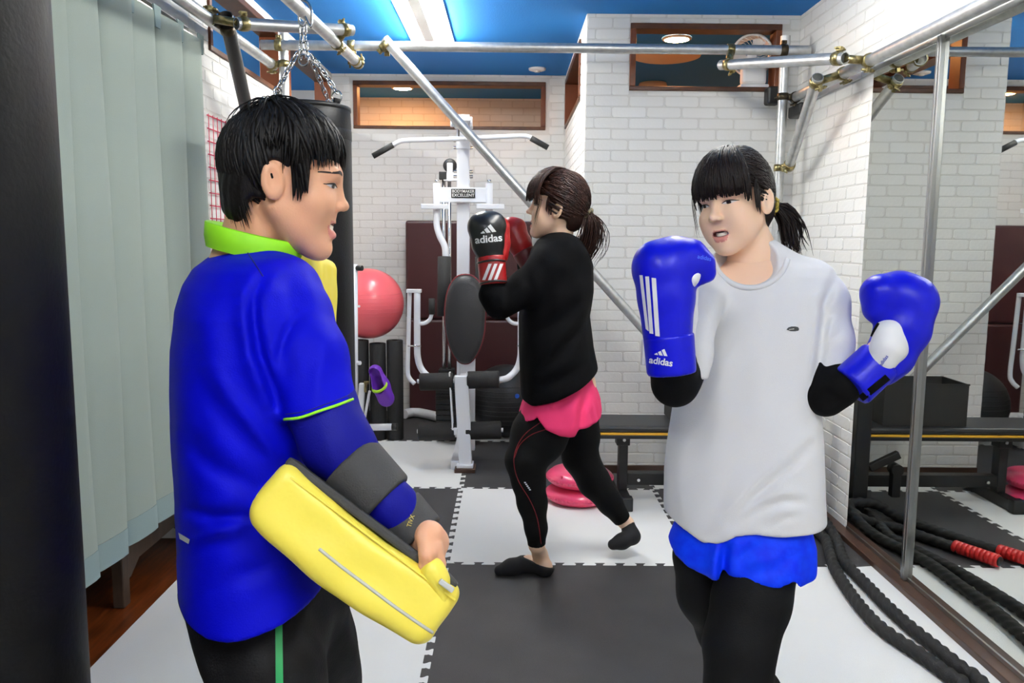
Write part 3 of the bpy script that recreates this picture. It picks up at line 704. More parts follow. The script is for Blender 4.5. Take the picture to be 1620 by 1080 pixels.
for s, u in ((-1, 691), (1, 774)):
    a, b = Yp(u, 290, yc), Yp(u, 346, yc)
    MB().cyl(a, b, .022, seg=14).build('pivot_tube', M_wsteel, gm); MB().cyl(a, a+np.array([0, 0, .02]), .012, seg=8).build('pivot_nut', M_chain, gm)
    o = -1 if s < 0 else 1
    MB().box((min(Yp(u-o*-24, 327, yc)[0], Yp(u-o*20, 327, yc)[0]), yc-.05, Yp(u, 331, yc)[2]), (max(Yp(u-o*-24, 327, yc)[0], Yp(u-o*20, 327, yc)[0]), yc-.012, Yp(u, 323, yc)[2]), .004).build('pivot_plate', M_wsteel, gm)
    uu = (lambda d: u-o*d)
    bar('butterfly_arm', [Yp(uu(0), 335, yc-.01), Yp(uu(0), 356, yc-.02), Yp(uu(5), 374, yc-.03), Yp(uu(12), 388, yc-.04), Yp(uu(14), 402, yc-.05), Yp(uu(14), 420, yc-.05)], .019, n=24)
    MB().cyl(Yp(uu(12), 406, yc-.05), Yp(uu(11), 500, yc-.09), .040, seg=18).build('butterfly_pad', M_foam, gm)
# pulley bracket, guide rods, weight stack
yw = YG+.12; b0 = Yp(712, 262, yw)
MB().lathe(b0-np.array([0, .015, 0]), ey, [(0, 0), (.036, 0), (.042, .004), (.034, .015), (.042, .026), (.036, .03), (0, .03)], 24).build('pulley', M_plate, gm)
MB().obox(b0-np.array([0, .02, .04]), ex, ey, ez, (.018, .004, .055), .004).build('pulley_bracket', M_wsteel, gm)
MB().obox(Yp(716, 280, yw), ex, ey, ez, (.055, .02, .025), .004).build('rod_bracket', M_wsteel, gm); MB().obox(Yp(701, 278, yw), ex, ey, ez, (.024, .022, .024), .004).build('rod_cap', M_plate, gm)
for u in (702, 711):
    q = Yp(u, 278, yw); MB().cyl((q[0], yw, .03), (q[0], yw, q[2]), .011, seg=10).build('guide_rod', M_chain, gm)
q = Yp(707, 600, yw)
for i in range(11): MB().box((q[0]-.065, yw-.07, .05+i*.034), (q[0]+.065, yw+.07, .05+i*.034+.031), .003).build('weight_plate', M_plate, gm)
MB().obox((q[0], yw, .45), ex, ey, ez, (.05, .05, .02), .006).build('stack_head', M_plate, gm)
# base
MB().box((gx-.04, 4.47, .0), (gx+.04, 5.3, .05), .004).build('base_beam', M_wsteel, gm)
MB().box((gx-.12, 5.02, .051), (gx+.12, 5.10, .10), .004).build('base_cross', M_wsteel, gm)
fb = [onz(640, 655, .035), onz(655, 652, .035), onz(675, 655, .035), onz(712, 664, .035)]
MB().sweep([np.array([p[0], p[1], .035]) for p in bez(fb, 12)], .034, 10).build('base_foot', M_wsteel, gm)
# front lifting leg with rollers
yf = 4.50; ft = Yp(729, 594, yf); fbm = Yp(737, 738, yf-.03)
d_ = unit(fbm-ft); s_ = np.array([1, 0, 0.]); MB().obox((ft+fbm)/2, s_, np.cross(d_, s_), d_, (.036, .03, np.linalg.norm(fbm-ft)/2), .005).build('leg_lever', M_wsteel, gm)
for o in (-.052, .045): MB().obox(ft+np.array([o, -.01, -.14]), s_, np.cross(d_, s_), d_, (.004, .034, .16), .002).build('lever_plate', M_wsteel, gm)
MB().obox(Yp(735, 701, yf-.036), s_, np.cross(d_, s_), d_, (.012, .004, .06), .003).build('lever_slot', M_plate, gm)
MB().ring(Yp(741, 727, yf-.05), ey, .016, .003, 16, 6).build('lever_ring', M_plate, gm)
MB().box((fbm[0]-.06, yf-.10, 0), (fbm[0]+.055, yf+.03, .022), .003).build('foot_plate', M_skirt, gm)
MB().box((fbm[0]-.05, yf-.085, .0225), (fbm[0]+.042, yf+.02, .04), .003).build('foot_shoe', M_wsteel, gm)
for (ua, ub, v, r) in ((664, 717, 604, .049), (739, 790, 601, .049), (662, 719, 683, .049), (736, 793, 681, .050)):
    a, b = Yp(ua, v, yf), Yp(ub, v-1, yf); MB().lathe(a, b-a, [(.012, 0), (r-.006, 0), (r, .006), (r, np.linalg.norm(b-a)-.006), (r-.006, np.linalg.norm(b-a)), (.012, np.linalg.norm(b-a))], 24).build('foam_roller', M_foam, gm)
for v in (603, 682): MB().cyl(Yp(660, v, yf), Yp(796, v-2, yf), .012, seg=10).build('roller_bar', M_wsteel, gm)
MB().obox(Yp(727, 682, yf-.03), ex, ey, ez, (.05, .012, .02), .003).build('roller_clip', M_wsteel, gm)
# seat pad (folded upright) and its post
MB().box((gx-.005, 4.70, .05), (gx+.085, 4.76, Yp(735, 560, 4.73)[2]), .004).build('seat_post', M_wsteel, gm)
pc = Yp(736, 505, 4.64); hp2 = 70*4.64/FPX
def oval(r, k=1.):
    out = []
    for i in range(40):
        a = 2*PI*i/40; x = math.cos(a); z = math.sin(a); w_ = .116 if z > 0 else .112-.02*z*z
        out.append((np.sign(x)*abs(x)**.85*w_*k*(1-.10*max(0, -z)), np.sign(z)*abs(z)**.8*hp2*k))
    return out
mb = MB(); rings = [(oval(0, .0001), -.034), (oval(0, .8), -.033), (oval(0, .93), -.026), (oval(0, 1.), -.008), (oval(0, 1.), .014), (oval(0, .95), .02), (oval(0, .0001), .02)]
V = [pc+np.array([x, d+.08*(z/hp2)*.3, z]) for r, d in rings for x, z in r]
mb.add(V, [(i*40+k, i*40+(k+1) % 40, (i+1)*40+(k+1) % 40, (i+1)*40+k) for i in range(6) for k in range(40)], True); mb.build('seat_pad', M_mpad, gm)
pp = [pc+np.array([x*1.01, .010+.08*(z/hp2)*.3, z*1.01]) for x, z in oval(0)]; MB().sweep(pp+[pp[0], pp[1]], .006, 6, False).build('pad_piping', M_mpipe, gm)
# press arms at the sides
ys = 4.62
for o, off in ((1, 0), (-1, 0)):
    mir = (lambda u: u) if o == 1 else (lambda u: 2*742-u)
    bar('press_arm', [Yp(mir(660), 461, ys), Yp(mir(660), 540, ys), Yp(mir(661), 566, ys), Yp(mir(667), 584, ys), Yp(mir(680), 597, ys-.03), Yp(mir(694), 601, ys-.06)], .0185, n=30)
    bar('side_rail', [Yp(mir(648), 460, ys+.02), Yp(mir(646), 540, ys+.02), Yp(mir(645), 585, ys+.02), Yp(mir(648), 598, ys+.01), Yp(mir(656), 607, ys)], .0125, n=24)
    MB().obox(Yp(mir(655), 460, ys), ex, ey, ez, (.042, .02, .010), .003).build('arm_cap', M_wsteel, gm)
    bar('grip_tube', [Yp(mir(662), 512, ys), Yp(mir(672), 511, ys), Yp(mir(680), 505, ys), Yp(mir(683), 496, ys)], .0115, n=14)
    MB().cyl(Yp(mir(683), 497, ys), Yp(mir(683), 472, ys), .0175, seg=12).build('grip', M_foam, gm)
    MB().cyl(Yp(mir(645), 547, ys-.03), Yp(mir(666), 547, ys-.03), .005, seg=6).build('cross_pin', M_chain, gm)
# floor support from the press arms
q = Yp(690, 601, ys-.06); q2 = Yp(794, 601, ys-.06)
MB().cyl(q, q2, .016, seg=10).build('press_link', M_wsteel, gm); MB().box((gx+.0, ys-.05, q[2]-.02), (gx+.07, 4.70, q[2]+.02), .004).build('press_bracket', M_wsteel, gm)

# ------------------------------------------------------------------ leather floor mat leaning on the back wall
M_burg = mat('burgundy vinyl', (62, 24, 26), .42, bump=.15, bscale=120)
yv = 5.84
a, b = ony(641, 348, yv), ony(842, 352, yv); cxm = (a[0]+b[0])/2; wm = (b[0]-a[0])/2; zs = ony(700, 505, yv)[2]
t = thing('folding_mat', 'tall burgundy vinyl mat leaning behind the gym machine', 'mat', (cxm, yv, 0))
MB().obox((cxm, yv+.04, (a[2]+zs)/2), ex, ey, ez, (wm, .04, (a[2]-zs)/2-.002), .018).build('panel', M_burg, t)
MB().obox((cxm+.02, yv+.04, zs/2), ex, ey, ez, (wm, .042, zs/2-.002), .018).build('panel', M_burg, t)
# ------------------------------------------------------------------ exercise ball on black foam rolls
M_ball = mat('pearly pink rubber', (240, 104, 112), .3, coat=.25)
yb2 = 5.25; q = ony(583, 480, yb2); rb = 55*5.3/FPX
bc = np.array([q[0], yb2, q[2]]); zr = bc[2]-rb
t = thing('exercise_ball', 'shiny pink exercise ball resting on black foam rolls', 'ball', (bc[0], yb2, zr))
MB().lathe(bc, ez, [(rb*math.sin(PI*i/36), -rb*math.cos(PI*i/36)) for i in range(37)], 56).build('ball', M_ball, t)
for k in range(-3, 4): zz = k*.022; MB().ring(bc+np.array([0, 0, zz]), ez, math.sqrt(rb*rb-zz*zz)-.001, .0022, 48, 5).build('groove_ring', M_ball, t)
MB().cyl(bc+np.array([-.02, -rb*.99, .0]), bc+np.array([-.02, -rb*1.01, .0]), .008, seg=10).build('plug', M_white, t)
M_roll = mat('black foam roll', (24, 24, 25), .65, bump=.3, bscale=150)
for i, (u, dy) in enumerate(((571, .0), (598, .005), (625, .01))):
    x = ony(u, 600, yb2-.08+dy)[0]; r = .0525; h_ = zr-.001
    t = thing('foam_roll', ('upright black foam roll beside the chained heavy bag, under the pink ball', 'upright black foam roll right behind the purple clog, under the pink ball', 'upright black foam roll beside the gym machine, under the pink ball')[i], 'foam roll', (x, yb2-.08+dy, 0), 'black foam rolls under the pink ball')
    MB().lathe((x, yb2-.08+dy, 0), ez, [(.02, 0), (r-.003, 0), (r, .004), (r, h_-.004-(.02 if i == 1 else 0)), (r-.003, h_-(.02 if i == 1 else 0)), (.02, h_-(.02 if i == 1 else 0))], 28).build('roll', M_roll, t)
    MB().lathe((x, yb2-.08+dy, 0), ez, [(.0, .01), (.0198, .01), (.0198, h_-.03), (0, h_-.03)], 14).build('core', M_plate, t)
# black medicine ball
q = ony(800, 626, 5.28); rr = 58*5.3/FPX
t = thing('medicine_ball', 'large black exercise ball beside the gym machine', 'ball', (q[0], 5.28, 0))
MB().lathe((q[0], 5.28, rr), ez, [(rr*math.sin(PI*i/28), -rr*math.cos(PI*i/28)) for i in range(29)], 44).build('ball', mat('black rubber', (22, 22, 24), .5, bump=.2, bscale=80), t)
for k in range(-4, 5): zz = k*.03; MB().ring((q[0], 5.28, rr+zz), ez, math.sqrt(rr*rr-zz*zz)-.001, .003, 44, 5).build('groove_ring', MATS['black rubber'], t)
MB().cyl(ony(818, 626, 5.07), ony(818, 626, 5.07)-np.array([0, .012, 0]), .014, seg=12).build('plug', mat('blue plug', (30, 90, 200), .4), t)
# white stand with the clog on it
t = thing('folding_stand', 'white tubular frame with black end cap behind the man in blue', 'exercise frame', ony(590, 676, 4.72)*np.array([1, 1, 0]))
yk = 4.72
MB().cyl(ony(576, 676, yk), ony(621, 675, yk), .020, seg=14).build('foot_tube', M_wsteel, t)
MB().cyl(ony(620, 675, yk), ony(629, 675, yk), .0215, seg=14).build('end_cap', M_black, t)
pz = ony(577, 677, yk)
MB().obox(ony(571, 640, yk), ex, ey, unit(ony(572, 610, yk)-ony(568, 678, yk)), (.018, .014, .13), .008).build('side_plate', M_wsteel, t)
MB().cyl(ony(574, 676, yk-.03), ony(585, 618, yk-.03), .008, seg=8).build('strut', M_wsteel, t)
MB().cyl(ony(578, 620, yk-.02), ony(579, 603, yk-.02), .008, seg=8).cyl(ony(576, 605, yk-.02), ony(584, 605, yk-.02), .009, seg=8).build('hook_pin', M_zinc, t)
MB().cyl((ony(560, 640, yk+.1)[0], yk+.1, 0), (ony(560, 420, yk+.1)[0], yk+.1, ony(560, 418, yk+.1)[2]), .022, seg=12).build('upright', M_wsteel, t)
MB().cyl((ony(560, 640, yk+.1)[0], yk+.1, .03), (pz[0], yk, pz[2]), .02, seg=10).build('base_tube', M_wsteel, t)
MB().cyl(ony(562, 424, yk+.1), ony(573, 424, yk+.08), .016, seg=12).build('knob', M_black, t)
MB().cyl(ony(562, 574, yk+.1), ony(570, 574, yk+.08), .012, seg=12).build('pin', M_wsteel, t)
MB().box((pz[0]-.02, yk-.05, 0), (pz[0]+.02, yk+.05, max(.012, pz[2]-.019)), .004).build('foot_pad', M_black, t)
# ------------------------------------------------------------------ implicit surfaces -> meshes
def smin(a, b, k):
    if k <= 0: return np.minimum(a, b)
    h = np.maximum(k-np.abs(a-b), 0)/k; return np.minimum(a, b)-h*h*k*.25
def smax(a, b, k): return -smin(-a, -b, k)
def rc(a, ra, b, rb=None):                                     # tapered capsule
    a = np.array(a, float); b = np.array(b, float); rb = ra if rb is None else rb
    def f(p):
        ba = b-a; L = max(ba@ba, 1e-9); t = np.clip(((p-a)@ba)/L, 0, 1)
        return np.linalg.norm(p-a-t[:, None]*ba, axis=1)-(ra+(rb-ra)*t)
    return f
def el(c, r, R=None):                                          # ellipsoid, rows of R = axes
    c = np.array(c, float); r = np.array(r, float)
    def f(p):
        q = p-c
        if R is not None: q = q@np.array(R).T
        k0 = np.linalg.norm(q/r, axis=1); k1 = np.linalg.norm(q/(r*r), axis=1)
        return k0*(k0-1)/np.maximum(k1, 1e-6)
    return f
def rbox(c, h, r, R=None):
    c = np.array(c, float); h = np.array(h, float)-r
    def f(p):
        q = p-c
        if R is not None: q = q@np.array(R).T
        q = np.abs(q)-h
        return np.linalg.norm(np.maximum(q, 0), axis=1)+np.minimum(q.max(axis=1), 0)-r
    return f
def plane(pt, n):                                              # negative below
    pt = np.array(pt, float); n = unit(n)
    return lambda p: (p-pt)@n
def union(items):                                              # [(fn,k)]
    def f(p):
        d = None
        for fn, k in items:
            e = fn(p); d = e if d is None else smin(d, e, k)
        return d
    return f
def chainf(pts, k=.01):                                        # [(point, radius), ...]
    return union([(rc(pts[i][0], pts[i][1], pts[i+1][0], pts[i+1][1]), k) for i in range(len(pts)-1)])
def stack(rows, psi, rho, round_=.01):
    """upright elliptical loft: rows (v, xl, xr, depth); psi = angle of the lateral axis to image X; rho = depth/width"""
    Z, CX, CY, A = [], [], [], []
    for v, xl, xr, d in rows:
        c = P((xl+xr)/2, v, d); hw = (xr-xl)/2*d/FPX
        Z.append(c[2]); CX.append(c[0]); CY.append(c[1]); A.append(hw/math.sqrt(math.cos(psi)**2+(rho*math.sin(psi))**2))
    o = np.argsort(Z); Z, CX, CY, A = [np.array(q)[o] for q in (Z, CX, CY, A)]
    def f(p):
        z = p[:, 2]; cx, cy, a = np.interp(z, Z, CX), np.interp(z, Z, CY), np.interp(z, Z, A)
        x, y = p[:, 0]-cx, p[:, 1]-cy; u = x*math.cos(psi)+y*math.sin(psi); v = -x*math.sin(psi)+y*math.cos(psi)
        b = a*rho; q = (np.abs(u/a)**2.3+np.abs(v/b)**2.3)**(1/2.3)
        return smax((q-1)*np.minimum(a, b), smax(z-Z[-1], Z[0]-z, 0), round_)
    return f
def folds(seed, amp, wl, stretch=(1, 1, .35)):
    r = np.random.RandomState(seed); K = r.randn(9, 3); K /= np.linalg.norm(K, axis=1)[:, None]; K = K*np.array(stretch)*2*PI/wl*r.uniform(.6, 1.7, (9, 1)); ph = r.uniform(0, 6.3, 9)
    return lambda p: amp*np.sin(p@K.T+ph).sum(axis=1)/3
def nets(fn, lo, hi, h):
    lo = np.array(lo, float); n = (np.ceil((np.array(hi, float)-lo)/h).astype(int)//4+1)*4+1
    m = (n-1)//4+1; g = [lo[i]+4*h*np.arange(m[i]) for i in range(3)]
    Pc = np.stack(np.meshgrid(*g, indexing='ij'), -1).reshape(-1, 3); Dc = fn(Pc).reshape(m)
    D = np.repeat(np.repeat(np.repeat(Dc, 4, 0), 4, 1), 4, 2)
    D = D[2:2+n[0], 2:2+n[1], 2:2+n[2]]                        # nearest coarse value
    D = np.ascontiguousarray(D[:n[0], :n[1], :n[2]])
    if D.shape != tuple(n):
        pad = [(0, n[i]-D.shape[i]) for i in range(3)]; D = np.pad(D, pad, mode='edge')
    idx = np.argwhere(np.abs(D) < 5.5*h); D[tuple(idx.T)] = fn(lo+h*idx)
    S = D < 0; sl = lambda a, o: a[o[0]:a.shape[0]-1+o[0], o[1]:a.shape[1]-1+o[1], o[2]:a.shape[2]-1+o[2]]
    cs = [(i, j, k) for i in (0, 1) for j in (0, 1) for k in (0, 1)]
    cnt = sum(sl(S, c).astype(np.int8) for c in cs); act = (cnt > 0) & (cnt < 8); ai = np.argwhere(act)
    acc = np.zeros((len(ai), 3)); num = np.zeros(len(ai))
    for c in cs:
        for ax in range(3):
            if c[ax] == 1: continue
            e = list(c); e[ax] = 1
            d0 = D[tuple((ai+c).T)]; d1 = D[tuple((ai+e).T)]; ok = (d0 < 0) != (d1 < 0)
            t = np.where(ok, d0/np.where(ok, d0-d1, 1), 0); q = np.tile(np.array(c, float), (len(ai), 1)); q[:, ax] += t
            acc += np.where(ok[:, None], q, 0); num += ok
    V = lo+h*(ai+acc/num[:, None]); ids = np.full(act.shape, -1); ids[tuple(ai.T)] = np.arange(len(ai)); Fs = []
    for ax in range(3):
        b, c = (ax+1) % 3, (ax+2) % 3; s0 = [slice(None)]*3; s1 = [slice(None)]*3; s0[ax] = slice(0, -1); s1[ax] = slice(1, None)
        ch = S[tuple(s0)] != S[tuple(s1)]; e = np.argwhere(ch); e = e[(e[:, b] > 0) & (e[:, c] > 0) & (e[:, b] < act.shape[b]) & (e[:, c] < act.shape[c])]
        q = []
        for db, dc in ((-1, -1), (0, -1), (0, 0), (-1, 0)):
            w = e.copy(); w[:, b] += db; w[:, c] += dc; q.append(ids[tuple(w.T)])
        q = np.stack(q, 1); fl = ~S[tuple(e.T)]; q[fl] = q[fl][:, ::-1]; Fs.append(q)
    Fc = np.concatenate(Fs); return V, Fc[(Fc >= 0).all(1)]
def relax(V, Fc, it=2):
    """light Laplacian smoothing of a quad mesh"""
    for _ in range(it):
        s = np.zeros_like(V); n = np.zeros(len(V))
        for a, b in ((0, 1), (1, 2), (2, 3), (3, 0)):
            np.add.at(s, Fc[:, a], V[Fc[:, b]]); np.add.at(n, Fc[:, a], 1); np.add.at(s, Fc[:, b], V[Fc[:, a]]); np.add.at(n, Fc[:, b], 1)
        V = V*.5+.5*s/np.maximum(n, 1)[:, None]
    return V
class Soft:                                                    # a meshed implicit shape with its BVH for decals
    def __init__(s, fn, lo, hi, h, it=1):
        s.V, s.F = nets(fn, lo, hi, h); s.V = relax(s.V, s.F, it); s.bvh = None; s.obj = None
    def tree(s):
        if s.bvh is None: s.bvh = BVHTree.FromPolygons([tuple(v) for v in s.V], [tuple(f) for f in s.F])
        return s.bvh
    def build(s, name, m, parent=None, mi=None, **kw):
        s.obj = put(name, mesh(name, s.V, s.F, m, True, mi), parent, **kw); return s.obj
    def hit(s, u, v, off=.0008):
        r = ray(u, v); d = Vector(unit(r)); h = s.tree().ray_cast(Vector(CAM), d)
        if h[0] is None: return None
        n = h[1] if h[1].dot(d) < 0 else -h[1]
        return np.array(h[0]+n*off), np.array(n)
    def decal_grid(s, name, m, quad, nu, nv, parent, off=.0008):      # quad: 4 pixel corners, filled by a grid laid on the surface
        q = np.array(quad, float); V = []; ok = []
        for j in range(nv+1):
            for i in range(nu+1):
                a, b = i/nu, j/nv; p = (q[0]*(1-a)+q[1]*a)*(1-b)+(q[3]*(1-a)+q[2]*a)*b; h = s.hit(*p, off)
                ok.append(h is not None); V.append(h[0] if h else (0, 0, 0))
        Fc = [(j*(nu+1)+i, j*(nu+1)+i+1, (j+1)*(nu+1)+i+1, (j+1)*(nu+1)+i) for j in range(nv) for i in range(nu)]
        Fc = [f for f in Fc if all(ok[i] for i in f)]
        if Fc: return put(name, mesh(name, V, Fc, m, True), s.obj or parent)
    def decal_mesh(s, name, m, V2, Fc, parent, off=.0009):     # V2: pixel coordinates
        V = []; ok = []
        for p in V2: h = s.hit(p[0], p[1], off); ok.append(h is not None); V.append(h[0] if h else (0, 0, 0))
        Fc = [f for f in Fc if all(ok[i] for i in f)]
        if Fc: return put(name, mesh(name, V, Fc, m), s.obj or parent)
    def decal_line(s, name, m, pts, w, parent, n=40, off=.0006, flat=.35):
        q = bez([(a, b, 0) for a, b in pts], n); out = []
        for p in q:
            h = s.hit(p[0], p[1], off)
            if h: out.append(h[0])
        if len(out) > 3:
            out = np.array(out)
            for _ in range(2): out[1:-1] = .5*out[1:-1]+.25*(out[2:]+out[:-2])
            return MB().sweep(out, w, 6, True).build(name, m, s.obj or parent)
def text_px(body, c, size, ang=0., sx=1., bold=0., shear=0.):
    V, Fc = text_mesh(body, 1., bold); ca, sa = math.cos(ang), math.sin(ang)
    return [(c[0]+size*(sx*(x+shear*y)*ca+y*sa), c[1]+size*(sx*(x+shear*y)*sa-y*ca)) for x, y, z in V], Fc
def trefoil_bars(c, s, ang=0.):                                # three rising slanted bars of the sports emblem, pixel outline quads
    out = []; ca, sa = math.cos(ang), math.sin(ang)
    for x0, h in ((-.95, .12), (-.25, .52), (.45, .92)):
        q = [(x0+.52, 0), (x0, 0), (x0-.5*h, .87*h), (x0+.52-.5*(h+.26), .87*(h+.26))]
        out.append([(c[0]+s*(x*ca+y*sa), c[1]+s*(x*sa-y*ca)) for x, y in q])
    return out
def rot(*angs):                                                # product of (axis, degrees)
    M = np.eye(3)
    for ax, a in angs:
        a = math.radians(a); c, s = math.cos(a), math.sin(a)
        M = M@{'x': np.array([[1, 0, 0], [0, c, -s], [0, s, c]]), 'y': np.array([[c, 0, s], [0, 1, 0], [-s, 0, c]]), 'z': np.array([[c, -s, 0], [s, c, 0], [0, 0, 1]])}[ax]
    return M

# ------------------------------------------------------------------ heads
M_skinM = mat('skin tan', (230, 172, 136), .48, sss=.12, bump=.08, bscale=300)
M_skinF = mat('skin fair', (248, 206, 174), .48, sss=.12, bump=.06, bscale=300)
M_lip = mat('lips', (218, 142, 128), .4, sss=.1)
M_mouth = mat('mouth inside', (90, 30, 28), .6)
M_teeth = mat('teeth', (240, 232, 214), .25)
M_eyew = mat('eye white', (226, 220, 214), .2)
M_iris = mat('dark iris', (34, 22, 18), .15)
M_lash = mat('lashes', (26, 18, 16), .6)
def hair_mat(name, a, b):
    return mat(name, a, .5, rgb2=b, vscale=60, stretch=(1.2, 1.2, .5), bump=.35, bscale=140, spec=.22)
M_hairK = hair_mat('black hair', (22, 20, 20), (10, 9, 10))
M_hairD = hair_mat('dark brown hair', (32, 22, 20), (14, 10, 10))
M_hairB = hair_mat('brown hair', (56, 30, 22), (24, 14, 12))
def head(c, R, s, neck, male=False, smile=1., skin=None, open_=1., jut=0.):
    """one head with neck; c = world point between the ears, R columns = (right-hand x, forward, up); neck = [(world point, radius)]"""
    cz_ = .0 if male else .008
    it = [(el((0, -.014, .032), (.073 if not male else .075, .090, .086)), 0), (el((0, .017+jut*.7, -.036), (.056 if not male else .060, .063, .078-cz_)), .03)]
    it += [(rc((0, .058+jut, -.098+cz_), .017 if not male else .020, (0, .060+jut, -.100+cz_), .017), .022)]
    for x in (-1, 1):
        it += [(rc((x*(.046 if not male else .052), -.004, -.045), .014, (x*.014, .051+jut*.9, -.099+cz_), .014), .024), (el((x*.034, .053, -.024), (.024, .024, .022)), .02)]
        if not male: it += [(el((x*.033, .040, -.050), (.024, .026, .030)), .03)]
        Re = rot(('z', x*22), ('x', 12))
        it += [(el((x*.0775, -.012, -.004), (.0075, .0185, .031), Re.T), .006)]
    it += [(rc((-.034, .072, .027), .011, (.034, .072, .027)), .022), (rc((0, .078, .016), .006, (0, .092, -.018), .0075), .013), (el((0, .0955, -.0235), (.0085, .0095, .008)), .009)]
    for x in (-1, 1): it += [(el((x*.0105, .0885, -.0265), (.0065, .008, .006)), .006)]
    w = .020+.005*smile; lift = .0065*smile
    JY = np.array([0, jut, 0]); up = [((-w, .0795-.010*(w/.021)**2, -.060+lift), .0028), ((-.008, .0790, -.0575), .0038), ((.008, .0790, -.0575), .0038), ((w, .0795-.010*(w/.021)**2, -.060+lift), .0028)]
    dn = [((-w, .0795-.010*(w/.021)**2, -.0615+lift), .0026), ((-.009, .0755, -.0715-.003*open_), .0046), ((.009, .0755, -.0715-.003*open_), .0046), ((w, .0795-.010*(w/.021)**2, -.0615+lift), .0026)]
    up = [(np.array(p_)+JY, r_) for p_, r_ in up]; dn = [(np.array(p_)+JY, r_) for p_, r_ in dn]
    it += [(chainf(up, .004), .006), (chainf(dn, .004), .006)]
    nk = [(R.T@(np.array(p)-c)/s, r/s) for p, r in neck]
    it += [(chainf([((0, -.040, -.035), .044)]+nk, .02), .016)]
    base = union(it)
    def fn(p):
        d = base(p)
        for x in (-1, 1):
            d = smax(d, -el((x*.0315, .0940, .006), (.017, .0135, .0085))(p), .009)
            d = smax(d, -el((x*.0848, -.009, -.002), (.0062, .0105, .020), rot(('z', x*22), ('x', 12)).T)(p), .003)
            d = smax(d, -el((x*.0060, .091, -.0325), (.003, .005, .0035))(p), .003)
        if open_ > 0: d = smax(d, -el((0, .083+jut, -.0645+lift*.4), (w*.92, .022, .0020+.0050*open_))(p), .0025)
        return d
    pts = np.array([q for q, r in nk]); rr = max(r for q, r in nk)
    lo = np.minimum((-.1, -.13, -.13), pts.min(0)-rr-.01); hi = np.maximum((.1, .13, .135), pts.max(0)+rr+.01)
    S = Soft(fn, lo, hi, .0028, 1); V, Fc = S.V, S.F
    ctr = V[Fc].mean(1); mi = np.zeros(len(Fc), int); x, y, z = ctr.T
    zl = lift*(x/w)**2
    lipz = (np.abs(x) < w) & (y > .066+jut) & (z < -.0530+zl) & (z > -.0815+.012*(x/w)**2)
    cav = el((0, .083+jut, -.0645+lift*.4), (w*.95, .022, .0026+.0050*open_))(ctr) < .0004
    mi[lipz & (np.minimum(chainf(up, .004)(ctr), chainf(dn, .004)(ctr)) < .0020)] = 1
    if open_ > 0: mi[cav & (base(ctr) < -.002) & (y > .05) & (z < -.04)] = 2
    parts = [(V, [tuple(f) for f in Fc], mi.tolist())]
    t = S.tree()
    def front(x, z, off=.0006):
        h = t.ray_cast(Vector((x, .3, z)), Vector((0, -1, 0))); return np.array(h[0])+np.array((0, off, 0)) if h[0] else np.array((x, .09, z))
    def patch(fx, fz, n, m, off, mat_i):                       # grid patch laid on the face
        VV = [front(*q, off) for j in range(m+1) for q in [(fx(i/n, j/m), fz(i/n, j/m)) for i in range(n+1)]]
        parts.append((VV, [(j*(n+1)+i, j*(n+1)+i+1, (j+1)*(n+1)+i+1, (j+1)*(n+1)+i) for j in range(m) for i in range(n)], [mat_i]*(n*m)))
    op = .0042 if smile else .005
    for sx in (-1, 1):
        cx, cz = sx*.0315, .0055; hw = .0145
        lid = lambda a: cz+(op*max(0, math.sin(PI*a))**.8)+.0012*(a-.5)
        low = lambda a: cz-(op*.75*max(0, math.sin(PI*a))**.9)+.0012*(a-.5)
        X = lambda a: cx+sx*hw*(2*a-1)
        patch(lambda a, b: X(a), lambda a, b: low(a)*(1-b)+lid(a)*b, 12, 4, .0010, 4)
        ir = .0052; ix = cx+(0 if not isinstance(smile, tuple) else 0)
        patch(lambda a, b: cx+ir*(2*a-1), lambda a, b: (lambda q, w_: max(low(w_), cz-q)*(1-b)+min(lid(w_), cz+q)*b)(math.sqrt(max(ir*ir-(ir*(2*a-1))**2, 0)), .5+.5*ir*(2*a-1)/hw*sx), 10, 4, .0016, 5)
        lp = [front(X(a), lid(a)+.0004, .0012) for a in np.linspace(-.02, 1.08, 12)]
        mb = MB().sweep(lp, [.0006+.0009*math.sin(PI*i/11) for i in range(12)], 6); parts.append((mb.V, mb.F, [6]*len(mb.F)))
        lp = [front(X(a), lid(a)+.0045, .0002) for a in np.linspace(.05, .95, 10)]
        mb = MB().sweep(lp, .0004, 5); parts.append((mb.V, mb.F, [1]*len(mb.F)))
        bx = lambda a: sx*(.012+.042*a); bz = lambda a: .0255+.006*math.sin(PI*min(1, a*.85+.1))-.003*a
        tk = .0034 if male else .0024
        patch(lambda a, b: bx(a), lambda a, b: bz(a)+tk*(b-.5)*2*(.55+.6*math.sin(PI*(a*.8+.1)))*(1-.6*a), 14, 3, .0011, 7)
    if open_ > 0:
        tv = []; n = 10
        for j in range(3):
            for i in range(n+1):
                a = (i/n-.5)*2; tv.append((a*w*.80, .0745+jut-.012*a*a, -.0592+lift*.6*a*a-.0038*j))
        parts.append((tv, [(j*(n+1)+i, j*(n+1)+i+1, (j+1)*(n+1)+i+1, (j+1)*(n+1)+i) for j in range(2) for i in range(n)], [3]*(2*n)))
    VV, FF, MI = [], [], []
    for v, f, m in parts:
        n = len(VV); VV += [tuple(c+R@(s*np.array(q))) for q in v]; FF += [tuple(i+n for i in g) for g in f]; MI += m
    return VV, FF, MI
FACE_MATS = lambda skin, brow: [skin, M_lip, M_mouth, M_teeth, M_eyew, M_iris, M_lash, brow]
